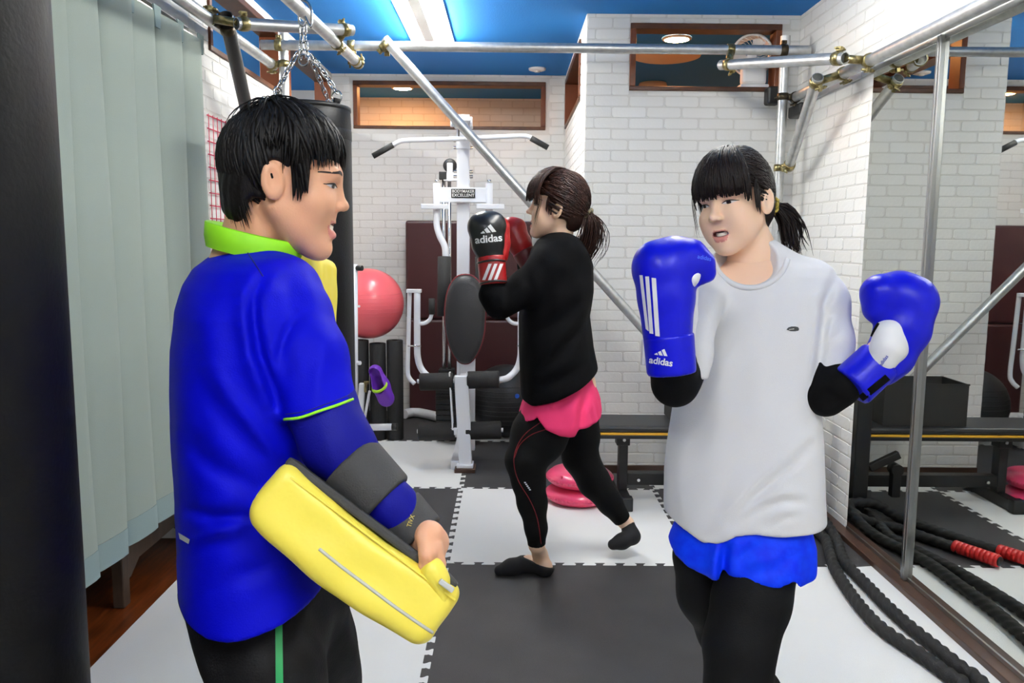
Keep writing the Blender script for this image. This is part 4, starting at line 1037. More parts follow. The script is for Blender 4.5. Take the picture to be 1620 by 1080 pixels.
def person_body(root, skin, brow, pieces, soft):
    """one continuous body mesh: the covered body plus head and hands"""
    VV, FF, MI = [], [], []
    for v, f, m in pieces:
        n = len(VV); VV += [tuple(q) for q in v]; FF += [tuple(int(i)+n for i in g) for g in f]; MI += list(m)
    for S in soft:
        n = len(VV); VV += [tuple(q) for q in S.V]; FF += [tuple(int(i)+n for i in g) for g in S.F]; MI += [0]*len(S.F)
    me = mesh('body', VV, FF, FACE_MATS(skin, brow), True, MI)
    return put('body', me, root)

# ------------------------------------------------------------------ hair
class Hair:
    def __init__(s, c, R, sc_, seed): s.c, s.R, s.s = np.array(c), R, sc_; s.r = random.Random(seed); s.V = []; s.F = []
    def cap(s, fn, lo, hi, h=.0035):
        S = Soft(fn, lo, hi, h, 1); n = len(s.V); s.V += [tuple(q) for q in S.V]; s.F += [tuple(int(i)+n for i in f) for f in S.F]
    def strand(s, pts, w, th=.4, seg=9, tip=.08, center=(0, -.02, .02)):
        """tapered flat lock through local points, lying against the head"""
        q = bez(pts, seg); m = len(q); n = len(s.V)
        T = np.gradient(q, axis=0); T /= np.linalg.norm(T, axis=1)[:, None]+1e-9
        for i in range(m):
            nn = q[i]-np.array(center); nn = nn-(nn@T[i])*T[i]; nn /= np.linalg.norm(nn)+1e-9; b = np.cross(T[i], nn)
            t = i/(m-1); ww = w*(tip+(1-tip)*min(1, (1-t)*2.2)**.8)*min(1, .45+t*4)
            for a, e in ((b, 1), (nn, th), (-b, 1), (-nn, th)): s.V.append(tuple(q[i]+a*ww*e))
        s.F += [(n+i*4+k, n+i*4+(k+1) % 4, n+(i+1)*4+(k+1) % 4, n+(i+1)*4+k) for i in range(m-1) for k in range(4)]+[(n+3, n+2, n+1, n), tuple(n+(m-1)*4+k for k in range(4))]
    def surf(s, d, r=(.082, .100, .094), c=(0, -.016, .034), off=0.):
        d = unit(d); r = np.array(r)+off; return np.array(c)+d/math.sqrt(((d/r)**2).sum())
    def build(s, m, root, name='hair'):
        V = [s.c+s.R@(s.s*np.array(v)) for v in s.V]
        me = mesh(name, V, s.F, m, True)
        bm = bmesh.new(); bm.from_mesh(me); bmesh.ops.recalc_face_normals(bm, faces=bm.faces[:]); bm.to_mesh(me); bm.free()
        return put(name, me, root)
# ------------------------------------------------------------------ people
def C(u, v, d, r): return (P(u, v, d), r*d/FPX)                # pixel centre, depth, pixel radius -> world point and radius
def CH(*q, k=.02): return chainf([C(*a) for a in q], k)
def thin(q, f=.86): return [(u, v, d, r*f) for u, v, d, r in q]
def bounds(pts, m):
    a = np.array([p for p, r in pts]); r = max(r for p, r in pts); return a.min(0)-r-m, a.max(0)+r+m
def rows_pts(rows): return [C((a+b)/2, v, d, (b-a)/2) for v, a, b, d in rows]
def hem(u1, v1, u2, v2, d):                                    # plane through a pixel line and the horizontal depth direction; negative above
    a, b = P(u1, v1, d), P(u2, v2, d); fh = np.array([_F[0], _F[1], 0]); n = np.cross(b-a, fh); n = n if n[2] < 0 else -n
    return plane(a, n)
def uvd(p):
    q = p-CAM; d = q@_F; return 810+FPX*(q@_R)/d, 540+FPX*(q@_D)/d, d
def hemc(u1, v1, u2, v2, d, line):                             # hem plane with the sag of the real hem line added along it
    pl = hem(u1, v1, u2, v2, d); U = [a for a, b in line]; W = [b-(v1+(v2-v1)*(a-u1)/(u2-u1)) for a, b in line]
    def f(p):
        u, v, dd = uvd(p); return pl(p)-np.interp(u, U, W)*d/FPX
    return f
def creases(lines, dc):                                        # cloth creases: valley with a soft ridge beside it; lines = (points, width px, depth m)
    def f(p):
        u, v, dd = uvd(p); out = np.zeros(len(p)); m = 1/(1+np.exp(np.clip((dd-dc)/.02, -30, 30)))
        for pts, w, amp in lines:
            pts = np.array(pts, float); best = np.full(len(p), 1e9); sg = np.zeros(len(p)); fade = np.zeros(len(p)); n = len(pts)-1
            for i in range(n):
                a, b = pts[i], pts[i+1]; e = b-a; L = e@e; t = np.clip(((u-a[0])*e[0]+(v-a[1])*e[1])/L, 0, 1)
                du, dv = u-a[0]-t*e[0], v-a[1]-t*e[1]; ds = np.hypot(du, dv); k = ds < best
                best = np.where(k, ds, best); sg = np.where(k, np.sign(e[0]*dv-e[1]*du), sg); fade = np.where(k, (i+t)/n, fade)
            s = best*sg; out += amp*np.sin(PI*np.clip(fade*.9+.05, 0, 1))**.6*(np.exp(-(s/w)**2)-.75*np.exp(-((s-1.9*w)/(1.4*w))**2)-.35*np.exp(-((s+1.9*w)/(1.4*w))**2))
        return out*m
    return f
def foot(ankle, toe, r=.036):
    a = np.array(ankle, float); t = np.array(toe, float)
    return [(a, r*.95), (np.array([a[0]-.25*(t[0]-a[0]), a[1]-.25*(t[1]-a[1]), r]), r), ((a*.5+t*.5)*np.array([1, 1, 0])+np.array([0, 0, r*.95]), r*.98), (t*np.array([1, 1, 0])+np.array([0, 0, r*.62]), r*.62)]
M_blue = mat('royal blue jersey', (1, 4, 178), .62, bump=.12, bscale=420, spec=.1, wr=.25, wscale=7)
M_blue2 = mat('deep blue undershirt', (1, 3, 124), .65, bump=.12, bscale=420, spec=.2, wr=.2, wscale=10)
M_lime = mat('lime green collar', (150, 232, 30), .6)
M_trk = mat('black track trousers', (13, 13, 15), .65, bump=.2, bscale=300, spec=.2, wr=.5, wscale=9, wstretch=(1, 1, 1))
M_green = mat('green stripe', (20, 150, 80), .5)
M_mitt = mat('yellow mitt vinyl', (246, 226, 84), .38, bump=.15, bscale=60)
M_silver = mat('silver piping', (196, 196, 190), .35)
M_strap = mat('charcoal strap', (52, 52, 52), .7, bump=.2, bscale=400)
M_tee = mat('white cotton', (222, 222, 223), .85, bump=.15, bscale=500, wr=.3, wscale=7)
M_tee2 = mat('black cotton', (7, 7, 9), .9, bump=.25, bscale=400, spec=.1, wr=.4, wscale=7)
M_comp = mat('black stretch sleeve', (7, 7, 8), .8, spec=.12)
M_legg = mat('black leggings', (10, 10, 11), .75, bump=.12, bscale=400, spec=.18)
M_pinkS = mat('hot pink shorts', (236, 60, 112), .75, bump=.15, bscale=300, spec=.2, wr=.35, wscale=9)
M_blueS = mat('bright blue shorts', (0, 44, 236), .6, rgb2=(0, 66, 250), vscale=45, bump=.2, bscale=60, spec=.2, wr=.4, wscale=9)
M_sock = mat('black socks', (20, 20, 24), .8, bump=.3, bscale=400)
M_gblue = mat('blue glove leather', (1, 7, 190), .36, bump=.1, bscale=90, spec=.3)
M_gwhite = mat('white glove leather', (232, 232, 232), .42, bump=.1, bscale=90)
M_gblack = mat('black glove leather', (24, 24, 25), .34, bump=.1, bscale=90)
M_gred = mat('red glove leather', (150, 16, 20), .36, bump=.1, bscale=90)
M_redline = mat('dark red seam', (128, 14, 26), .6)
M_gold = mat('gold hair tie', (190, 170, 70), .4)
M_scrun = mat('patterned scrunchie', (120, 110, 80), .8, rgb2=(24, 26, 30), vscale=90)

# ============================================================ man with the yellow mitts
man = thing('person', 'man in a blue polo shirt with lime collar holding yellow kick mitts', 'person', (-.45, 1.4, 0))
HR = rot(('z', -84), ('x', -9)); hs_ = 1.0
hc = P(431, 286, 1.30)-HR@(hs_*np.array([.0775, -.012, -.004]))
nb = P(392, 420, 1.40)
M_browK = mat('black brows', (40, 30, 28), .7)
mhead = head(hc, HR, hs_, [(P(404, 366, 1.39), .048), (nb, .058), (P(392, 450, 1.41), .07)], male=True, smile=1.7, open_=1., jut=.009)
md = 1.40
mrows = [(398, 350, 452, md), (408, 322, 476, md), (426, 298, 492, md), (452, 281, 506, md), (490, 268, 516, md), (550, 261, 520, md), (620, 261, 516, md), (700, 264, 508, md), (780, 269, 506, md), (860, 272, 514, md), (930, 274, 534, md), (1010, 282, 548, md)]
sleeve = [(462, 465, 1.33, 44), (470, 495, 1.31, 51), (490, 565, 1.27, 57), (507, 655, 1.245, 60)]
arm = [(488, 560, 1.275, 46), (508, 640, 1.25, 52), (532, 700, 1.24, 53), (582, 760, 1.23, 43), (622, 800, 1.225, 37), (648, 830, 1.22, 27)]
arm2 = [(440, 450, 1.55, 50), (435, 560, 1.68, 45), (440, 640, 1.78, 44), (465, 560, 1.84, 36), (480, 500, 1.86, 28)]
tors = stack(mrows, math.radians(-68), .56, .03)
fo = folds(3, .0012, .13)
shirt_fn = union([(tors, 0), (CH((395, 418, 1.40, 58), (450, 445, 1.34, 48)), .04), (CH(*sleeve), .028)])
hm, hs2 = hem(275, 967, 540, 936, 1.28), hem(450, 664, 559, 633, 1.24)
near_hem = hemc(275, 985, 540, 940, 1.27, [(262, 955), (275, 969), (289, 981), (328, 988), (378, 983), (436, 969), (514, 946), (540, 936)])
mcr = creases([([(416, 436), (401, 469), (402, 507), (410, 558), (425, 598), (440, 640)], 9, .009), ([(336, 584), (368, 635), (416, 694), (440, 720)], 13, -.005), ([(289, 804), (340, 818), (405, 815)], 10, .005), ([(300, 858), (339, 843), (370, 838)], 9, -.004), ([(300, 470), (330, 520), (345, 600)], 22, -.003), ([(470, 500), (452, 530), (440, 575)], 7, .003), ([(520, 540), (505, 590), (500, 640)], 10, -.003), ([(300, 700), (340, 740), (400, 770)], 16, .004), ([(330, 930), (400, 905), (470, 870)], 14, .003)], 1.40)
def shirt_all(p):
    b = union([(tors, 0), (CH((398, 428, 1.40, 38), (458, 456, 1.34, 40)), .05), (CH((398, 428, 1.42, 38), (430, 456, 1.52, 40)), .05)])(p)
    b = smax(b+fo(p), near_hem(p), .006)
    s = smax(CH(*sleeve)(p), hs2(p), .004); s2 = CH(*arm2[:2])(p)
    return smin(smin(b, s, .010), s2, .03)
lo, hi = bounds(rows_pts(mrows)+[C(*a) for a in sleeve+arm2[:2]], .03)
MS = Soft(lambda p: shirt_all(p)+mcr(p), lo, hi, .0045, 1); MS.build('polo_shirt', M_blue, man)
MS.decal_line('sleeve_piping', M_lime, [(450, 663), (475, 660), (505, 650), (535, 640), (558, 631)], .0024, man, 50, .0004)
M_seam = mat('navy seam', (1, 2, 110), .7)
MS.decal_line('yoke_seam', M_seam, [(386, 391), (400, 412), (416, 437)], .0012, man, 30, .0001)
MS.decal_line('hem_stitch', M_seam, [(452, 655), (480, 651), (510, 641), (540, 630), (553, 624)], .0008, man, 40, .0001)
MS.decal_grid('waist_logo', M_silver, [(283, 842), (301, 853), (299, 860), (285, 852)], 6, 3, man)
# collar
def ring3(cu, cv, du, dv, dep, depth):
    c = P(cu, cv, dep); e1 = P(cu+du, cv+dv, dep)-c; e2 = np.array([_F[0], _F[1], 0])*depth
    return [c+e1*math.cos(2*PI*k/48)+e2*math.sin(2*PI*k/48) for k in range(48)]
t_ = [ring3(400, 403, 70, 16, 1.395, .075), ring3(401, 388, 74, 18, 1.392, .078), ring3(402, 368, 74, 19, 1.388, .076), ring3(402, 366, 72, 18, 1.388, .074), ring3(401, 386, 70, 16, 1.392, .072)]
V = [q for r in t_ for q in r]
MB().add(V, [(i*48+k, i*48+(k+1) % 48, (i+1)*48+(k+1) % 48, (i+1)*48+k) for i in range(4) for k in range(48)], True).build('collar', M_lime, man)
# undershirt sleeve
lo, hi = bounds([C(*a) for a in arm], .02)
Soft(lambda p: CH(*arm)(p)+folds(8, .0015, .08)(p), lo, hi, .004, 1).build('long_sleeve', M_blue2, man)
lo, hi = bounds([C(*a) for a in arm2], .02)
Soft(CH(*arm2), lo, hi, .006, 1).build('long_sleeve', M_blue2, man)
# trousers
lg1 = [(392, 950, 1.34, 92), (415, 1030, 1.33, 88), (432, 1090, 1.31, 80)]
lg2 = [(455, 950, 1.46, 92), (478, 1030, 1.48, 82), (495, 1090, 1.5, 70)]
k1, k2 = np.array([-.40, 1.27, .40]), np.array([-.39, 1.57, .38]); f1, f2 = np.array([-.47, 1.32, .08]), np.array([-.45, 1.64, .08])
L1 = [C(*a) for a in lg1]+[(k1, .07), (f1, .052)]; L2 = [C(*a) for a in lg2]+[(k2, .07), (f2, .052)]
trf = union([(chainf(L1, .03), 0), (chainf(L2, .03), .03), (CH((400, 930, 1.40, 100), (455, 930, 1.42, 88)), .04)])
lo, hi = bounds(L1+L2, .03)
TS = Soft(lambda p: trf(p)+folds(5, .0035, .11, (1, 1, .8))(p), lo, hi, .006, 1); TS.build('trousers', M_trk, man)
TS.decal_grid('stripe', M_green, [(435, 962), (446, 962), (448, 1100), (436, 1100)], 2, 24, man, .0012)
for f_, t_ in ((f1, (-.31, 1.28)), (f2, (-.29, 1.62))):
    ft = foot(f_, (*t_, 0)); lo, hi = bounds(ft, .02); Soft(chainf(ft, .015), lo, hi, .006, 1).build('sock', M_sock, man)
# right hand closed on the mitt handle
hd = 1.215; wr_ = P(660, 842, 1.22)
hand = [(rc(wr_, .027, P(683, 858, hd), .026), 0), (rc(P(680, 846, hd-.02), .021, P(684, 866, hd-.02), .018), .012), (rc(P(682, 848, hd+.025), .021, P(686, 866, hd+.025), .017), .012)]
for i, (dd, ln) in enumerate(((-.036, .92), (-.013, 1.), (.011, .97), (.034, .8))):
    a = P(688, 866, hd+dd); b = P(694, 892, hd+dd); c_ = P(692-4*ln, 908, hd+dd); e = P(672, 908+4*ln, hd+dd); g = P(664, 898, hd+dd)
    hand.append((chainf([(a, .0115), (b, .0105), (c_, .010), (e, .0088), (g, .0078)], .004), .005))
hand.append((chainf([(P(672, 850, hd-.035), .013), (P(676, 876, hd-.05), .0115), (P(672, 896, hd-.046), .0095)], .006), .008))
lo, hi = bounds([(P(660, 842, 1.22), .04), (P(690, 910, hd), .06)], .02)
HS = Soft(union(hand), lo, hi, .0026, 1)
# hidden body
bod = union([(lambda p: stack(mrows[:10], math.radians(-68), .56, .03)(p)+.014, 0), (chainf([(a, r*.82) for a, r in L1], .03), .03), (chainf([(a, r*.82) for a, r in L2], .03), .03), (CH(*thin(sleeve, .7)), .03), (CH(*thin(arm, .82)), .02), (CH(*thin(arm2, .8)), .03), (chainf([(nb, .062), (P(392, 470, 1.41), .075)]), .03), (chainf(foot(f1, (-.31, 1.28, 0), .03)), .02), (chainf(foot(f2, (-.29, 1.62, 0), .03)), .02)])
lo, hi = bounds(rows_pts(mrows)+L1+L2+[C(*a) for a in sleeve+arm+arm2], .03); lo[2] = -.005
BS = Soft(bod, lo, hi, .009, 1)
person_body(man, M_skinM, M_browK, [mhead], [HS, BS])
# hair
H = Hair(hc, HR, hs_, 11)
def mcap(p):
    d = el((0, -.018, .036), (.082, .098, .092))(p); d = smin(d, el((0, -.050, -.02), (.068, .058, .075))(p), .02)
    d = smax(d, -rbox((0, .11, -.085), (.15, .098, .125), .02)(p), .012); d = smax(d, -rbox((0, .0, -.14), (.15, .052, .105), .015)(p), .012)
    for x in (-1, 1): d = smax(d, -el((x*.085, -.008, -.01), (.03, .026, .04))(p), .008)
    return smax(d, -(p[:, 2]+.082+.25*(p[:, 1]+.09)), .01)+.0018*np.sin(p@np.array([160., 60, 20]))*np.sin(p@np.array([40., 190, -60]))
H.cap(mcap, (-.1, -.14, -.12), (.1, .1, .14))
kd = unit((0, -.30, .95))
def comb(az, a0, a1, off=0., wob=.0, n=5, r=(.082, .099, .092)):
    h = np.array([math.sin(az), math.cos(az), 0]); e = unit(h-(h@kd)*kd); out = []
    for i in range(n):
        a = math.radians(a0+(a1-a0)*i/(n-1)); w_ = wob*i/(n-1); dr = math.cos(a)*kd+math.sin(a)*(e*math.cos(w_)+np.cross(kd, e)*math.sin(w_))
        out.append(H.surf(dr, r, off=off*math.sin(PI*(.25+.6*i/(n-1)))))
    return out
R_ = H.r
for i in range(1100):
    az = R_.uniform(-PI, PI); A = abs(az)
    if A < .75: a1 = R_.uniform(78, 108) if A < .62 else R_.uniform(96, 112)
    elif A < 1.15: a1 = R_.uniform(96, 110)
    elif A < 1.85: a1 = R_.uniform(76, 86)
    else: a1 = R_.uniform(128, 166)
    a0 = R_.uniform(2, 55); lift = R_.uniform(.002, .012) if A < 1.2 else R_.uniform(.0, .006)
    H.strand(comb(az, a0, a1, lift, R_.uniform(-.35, .35)), R_.uniform(.0022, .0052), .5)
for i in range(40):                                            # loose locks on the crown
    az = R_.uniform(-PI, PI); H.strand(comb(az, 0, R_.uniform(30, 55), R_.uniform(.008, .014), R_.uniform(-.9, .9)), R_.uniform(.0012, .0028), .5)
for i in range(34):                                            # sideburn
    z = R_.uniform(-.0, .03); y = R_.uniform(.018, .040)
    for x in (-1, 1): H.strand([(x*.078, y-.008, z+.03), (x*.0745, y, z), (x*(.0705-.05*max(0, y-.025)), y+.004, -.012-R_.uniform(0, .018)*(1 if y < .032 else .2))], .0035, .4)
for i in range(170):                                           # nape
    x = R_.uniform(-.064, .064); yb = -.016-.094*math.sqrt(max(0, 1-(x/.074)**2)); z = R_.uniform(-.02, .03)
    H.strand([(x*1.04, yb-.004, z+.03), (x*1.03, yb+.001, z), (x, yb+.010+.2*max(0, -z), z-.04), (x*.95, yb+.026, max(-.09, z-.075))], R_.uniform(.002, .004), .4, center=(0, -.02, -.02))
H.build(M_hairK, man)

# ---------------------------------------------------------------- yellow kick mitts
def kick_mitt(label, c, l, n, w, half, detail=True, arm_axis=None):
    """c centre, l length axis, n striking-face normal, w width axis; half = (length, thickness, width)"""
    t = thing('kick_mitt', label, 'kick mitt', c, 'yellow kick mitts of the man'); c = np.array(c, float); A = np.array([l, n, w]); hl, hn, hw = half
    def pad(p):
        q = (p-c)@A.T; bow = .016*(q[:, 0]/hl)**2
        x = np.stack([np.abs(q[:, 0])-(hl-.03), np.abs(q[:, 1]-.006+bow)-(hn-.022), np.abs(q[:, 2])-(hw-.022)], 1)
        return np.linalg.norm(np.maximum(x, 0), axis=1)+np.minimum(x.max(1), 0)-.022
    r = max(half)*1.25; S = Soft(lambda p: pad(p)+folds(2, .0012, .07, (1, 1, 1))(p), c-r, c+r, .0045, 1); S.build('pad', M_mitt, t)
    def loc(a, b, d): return c+l*a+n*b+w*d
    MB().obox(loc(-.006, -hn-.003, 0), l, n, w, (hl*.90, .007, hw*.86), .004).build('back_plate', M_strap, t)
    for s in (-1, 1):
        MB().obox(loc(hl*.05, -hn+.012, s*(hw+.000)), l, n, w, (hl*.86, .0015, .0012)).build('seam', M_mitt, t)
    return t, S, loc
a_, b_ = P(428, 768, 1.15), P(688, 962, 1.15); l = unit(b_-a_)
w0 = unit(_F); w0 = unit(w0-(w0@l)*l); n0 = np.cross(l, w0); n0 = n0 if n0[2] < 0 else -n0
q_ = math.radians(14); w1 = unit(w0*math.cos(q_)+n0*math.sin(q_)); n1 = unit(n0*math.cos(q_)-w0*math.sin(q_))
mc = P(560, 876, 1.235)
mt, MSf, loc = kick_mitt('yellow kick mitt strapped to the near forearm of the man in blue', mc, l, n1, w1, (.168, .050, .092))
MSf.decal_line('piping', M_silver, [(505, 868), (540, 896), (580, 926), (620, 956), (660, 984), (684, 1000)], .0024, mt, 60, .0004)
for (u0, v0, u1, v1, r0, r1, nm) in ((552, 732, 610, 792, 57, 50, 'forearm_strap'), (628, 806, 666, 850, 44, 42, 'wrist_strap')):
    a, b = P(u0, v0, 1.235), P(u1, v1, 1.225); ra, rb = r0*1.235/FPX, r1*1.225/FPX; d = np.linalg.norm(b-a)
    cen = (a+b)/2; ax = unit(b-a)
    SS = Soft(lambda p: smax(smax(rc(a-ax*.02, ra, b+ax*.02, rb)(p), np.abs((p-cen)@ax)-d/2, .004), -1-p[:, 0]*0, .001), cen-.1, cen+.1, .0035, 1)
    SS.build(nm, M_strap, mt)
    if nm == 'wrist_strap':
        V2, Fc = text_px('TIVX', (650, 824), 10, math.radians(-72), .9, .01); SS.decal_mesh('lettering', M_gold, V2, Fc, mt)
# handle and its yellow cover
hA, hB = P(676, 876, 1.215), P(708, 938, 1.2)
SH = Soft(lambda p: rc(P(684, 903, 1.168), .019, P(703, 940, 1.165), .012)(p)*.8+folds(9, .0025, .05, (1, 1, 1))(p), P(690, 910, 1.2)-.09, P(690, 910, 1.2)+.09, .0032, 1)
SH.build('handle_cover', M_mitt, mt)
MB().sweep(bez([P(672, 868, 1.25), P(690, 884, 1.255), P(704, 912, 1.25), P(708, 940, 1.24)], 12), .012, 8, flat=.5).build('handle', M_mitt, mt)
MB().obox(P(706, 926, 1.148), l, n1, w1, (.012, .004, .006), .002).build('buckle', M_silver, mt)
v = unit(P(512, 440, 1.8)-P(516, 400, 1.8)); l2 = v; n2 = unit(_R-(_R@l2)*l2); w2 = np.cross(l2, n2)
kick_mitt('yellow kick mitt held upright beyond the shoulder of the man in blue', P(489, 522, 1.80), l2, n2, w2, (.17, .037, .09))

# ============================================================ woman in the white T-shirt
wo = thing('person', 'woman in a white T-shirt and blue shorts with raised blue boxing gloves', 'person', (.45, 1.7, 0))
HR = rot(('z', 134), ('x', -5), ('y', 8)); hs_ = .875
hc = P(1214, 318, 1.63)-HR@(hs_*np.array([-.0775, -.012, -.004]))
wd = 1.70
whead = head(hc, HR, hs_, [(P(1190, 396, 1.70), .043), (P(1188, 430, 1.71), .050), (P(1190, 480, 1.72), .085)], smile=1., open_=.8)
wrows = [(412, 1150, 1240, wd), (420, 1128, 1272, wd), (436, 1112, 1300, wd), (460, 1100, 1312, wd), (500, 1094, 1312, wd), (560, 1086, 1300, wd), (600, 1080, 1291, wd), (650, 1070, 1286, wd), (700, 1064, 1289, wd), (750, 1059, 1292, wd), (800, 1057, 1294, wd), (850, 1057, 1296, wd), (890, 1059, 1294, wd)]
wpsi = math.radians(-24)
wsl = [(1284, 446, 1.68, 36), (1302, 480, 1.66, 38), (1312, 540, 1.64, 35), (1314, 610, 1.62, 33)]
wsr = [(1126, 446, 1.68, 30), (1104, 490, 1.63, 34), (1092, 560, 1.58, 32), (1086, 620, 1.56, 30)]
wt = stack(wrows, wpsi, .62, .03); fw_ = folds(21, .0011, .12)
hl_ = hem(1285, 606, 1350, 568, 1.63); hr_ = hem(1060, 585, 1125, 600, 1.57); hw_ = hemc(1058, 850, 1293, 850, 1.60, [(1050, 843), (1058, 846), (1082, 858), (1114, 871), (1135, 868), (1148, 862), (1165, 851), (1196, 846), (1240, 847), (1294, 844)])
wcr = creases([([(1229, 456), (1222, 500), (1210, 540), (1188, 566), (1152, 607)], 13, .0035), ([(1321, 438), (1304, 483), (1301, 533), (1293, 598)], 7, .008), ([(1322, 488), (1304, 515)], 6, .003), ([(1335, 520), (1306, 548)], 6, .003), ([(1282, 704), (1257, 732), (1218, 765), (1173, 807), (1123, 851)], 8, .0065), ([(1270, 793), (1240, 793), (1207, 804), (1159, 834)], 7, .0065), ([(1173, 729), (1157, 759), (1132, 812)], 11, .003), ([(1120, 640), (1105, 700), (1090, 760)], 16, .003), ([(1240, 600), (1225, 660), (1190, 720)], 15, .003), ([(1262, 815), (1240, 820), (1215, 836)], 6, .003)], 1.68)
def tee(p):
    b = union([(wt, 0), (CH((1190, 424, 1.71, 50), (1275, 446, 1.68, 34)), .04), (CH((1185, 426, 1.71, 48), (1125, 448, 1.68, 28)), .04)])(p)
    b = smax(b+fw_(p), hw_(p), .006)
    s = smin(smax(CH(*wsl)(p), hl_(p), .004), smax(CH(*wsr)(p), hr_(p), .004), 0)
    d = smin(b, s, .014)
    return smax(d+wcr(p), -el(P(1187, 404, 1.60), (.069, .12, .062))(p), .004)
lo, hi = bounds(rows_pts(wrows)+[C(*a) for a in wsl+wsr], .03)
WS = Soft(tee, lo, hi, .0045, 1); WS.build('t_shirt', M_tee, wo)
def emblem(S, c, s, parent):
    pts = [(-.5, .1), (-.35, -.18), (-.1, -.3), (.2, -.3), (.42, -.22), (.5, .0), (.46, .22), (.2, .3), (-.2, .28)]
    S.decal_mesh('chest_emblem', M_strap, [(c[0]+s*x, c[1]+s*.62*y) for x, y in pts], [tuple(range(len(pts)))], parent, .0012)
    S.decal_mesh('chest_emblem_mark', M_silver, [(c[0]+s*x, c[1]+s*.62*y) for x, y in ((-.3, .05), (.1, -.05), (.1, .05), (-.3, .12))], [(0, 1, 2, 3)], parent, .0018)
emblem(WS, (1254, 520), 20, wo)
rib = [P(u, v, d) for u, v, d in ((1126, 398, 1.66), (1133, 418, 1.60), (1148, 437, 1.575), (1168, 450, 1.56), (1190, 455, 1.56), (1213, 450, 1.565), (1230, 436, 1.58), (1242, 416, 1.60), (1247, 400, 1.65))]
def ribring():
    pts = []
    for k in range(49):
        a = 2*PI*k/48; u, v = 1187+57*math.cos(a), 404+50*math.sin(a)
        if v < 409: continue
        h = WS.hit(u*1.0+2*math.cos(a), v+2*math.sin(a), .0005)
        if h: pts.append((k, h[0]))
    pts = np.array([p for k, p in sorted(pts, key=lambda t: (t[0]+24) % 48)])
    if len(pts) > 6:
        for _ in range(3): pts[1:-1] = .5*pts[1:-1]+.25*(pts[2:]+pts[:-2])
        MB().sweep(pts, .0058, 8).build('neck_rib', M_tee, wo)
ribring()
# sleeves of the black stretch top
bl = [(1310, 540, 1.64, 27), (1309, 600, 1.62, 28), (1306, 626, 1.61, 29), (1330, 612, 1.585, 27), (1356, 594, 1.57, 21)]
br = [(1096, 540, 1.60, 28), (1080, 590, 1.57, 30), (1068, 606, 1.55, 34), (1064, 575, 1.52, 34), (1060, 530, 1.50, 28)]
for q in (bl, br):
    lo, hi = bounds([C(*a) for a in q], .02); Soft(CH(*q), lo, hi, .004, 1).build('black_sleeve', M_comp, wo)
# shorts and leggings
s1 = [(1108, 870, 1.73, 50), (1100, 930, 1.73, 43)]; s2 = [(1208, 870, 1.68, 66), (1207, 930, 1.66, 66)]
srows = [(790, 1082, 1268, wd), (815, 1078, 1272, wd), (850, 1070, 1280, wd), (875, 1066, 1280, wd), (900, 1064, 1279, wd)]
sh_fn = union([(stack(srows, wpsi, .66, .02), 0), (CH(*s1), .02), (CH(*s2), .012)]); hsx = hemc(1062, 915, 1276, 915, 1.62, [(1056, 884), (1068, 900), (1090, 913), (1115, 919), (1138, 921), (1143, 905), (1147, 908), (1193, 915), (1234, 918), (1258, 910), (1264, 921), (1272, 923)])
lo, hi = bounds(rows_pts(srows)+[C(*a) for a in s1+s2], .03)
scr = creases([([(1148, 862), (1144, 890), (1143, 925)], 7, .018), ([(1200, 862), (1165, 885)], 8, .004), ([(1262, 870), (1230, 900), (1180, 908)], 8, .003)], 1.72)
XS = Soft(lambda p: smax(sh_fn(p)+scr(p)+folds(31, .0012, .08)(p), hsx(p), .005), lo, hi, .005, 1); XS.build('shorts', M_blueS, wo)
g1 = [(1206, 880, 1.68, 58), (1188, 950, 1.65, 57), (1170, 1020, 1.62, 53), (1168, 1090, 1.60, 49)]
g2 = [(1108, 880, 1.74, 44), (1118, 940, 1.76, 42), (1146, 1000, 1.79, 38), (1178, 1048, 1.83, 34), (1206, 1090, 1.88, 25)]
a1_, a2_ = np.array([.47, 1.62, .09]), np.array([.56, 1.93, .10])
G1 = [C(*a) for a in g1]+[(np.array([.45, 1.56, .33]), .056), (a1_, .036)]; G2 = [C(*a) for a in g2]+[(a2_, .036)]
for q in (G1, G2):
    lo, hi = bounds(q, .02); Soft(chainf(q, .03), lo, hi, .005, 1).build('legging', M_legg, wo)
for f_, t_ in ((a1_, (.40, 1.46)), (a2_, (.50, 1.78))):
    ft = foot(f_, (*t_, 0)); lo, hi = bounds(ft, .02); Soft(chainf(ft, .015), lo, hi, .006, 1).build('sock', M_sock, wo)
wt_in = stack(wrows[:9], wpsi, .62, .03)
bod = union([(lambda p: wt_in(p)+.009, 0), (CH((1180, 690, wd, 60), (1178, 800, wd, 54)), .03), (chainf([(a, r*.86) for a, r in G1], .03), .03), (chainf([(a, r*.86) for a, r in G2], .03), .03), (CH(*thin(wsl[:3], .72)), .03), (CH(*thin(wsr[:3], .72)), .03), (CH(*thin(bl, .8)), .02), (CH(*thin(br, .8)), .02), (chainf([(P(1190, 430, 1.71), .055), (P(1190, 480, 1.72), .075)]), .03), (chainf(foot(a1_, (.40, 1.46, 0), .03)), .02), (chainf(foot(a2_, (.50, 1.78, 0), .03)), .02), (CH((1060, 540, 1.5, 24), (1056, 460, 1.49, 30)), .01), (CH((1362, 590, 1.57, 17), (1420, 520, 1.58, 24)), .01)])
lo, hi = bounds(rows_pts(wrows)+G1+G2+[C(*a) for a in wsl+wsr+bl+br], .03); lo[2] = -.005; hi = np.maximum(hi, P(1450, 480, 1.58)+.06)
BS = Soft(bod, lo, hi, .008, 2)
M_browD = mat('brown brows', (58, 40, 34), .7)
person_body(wo, M_skinF, M_browD, [whead], [BS])
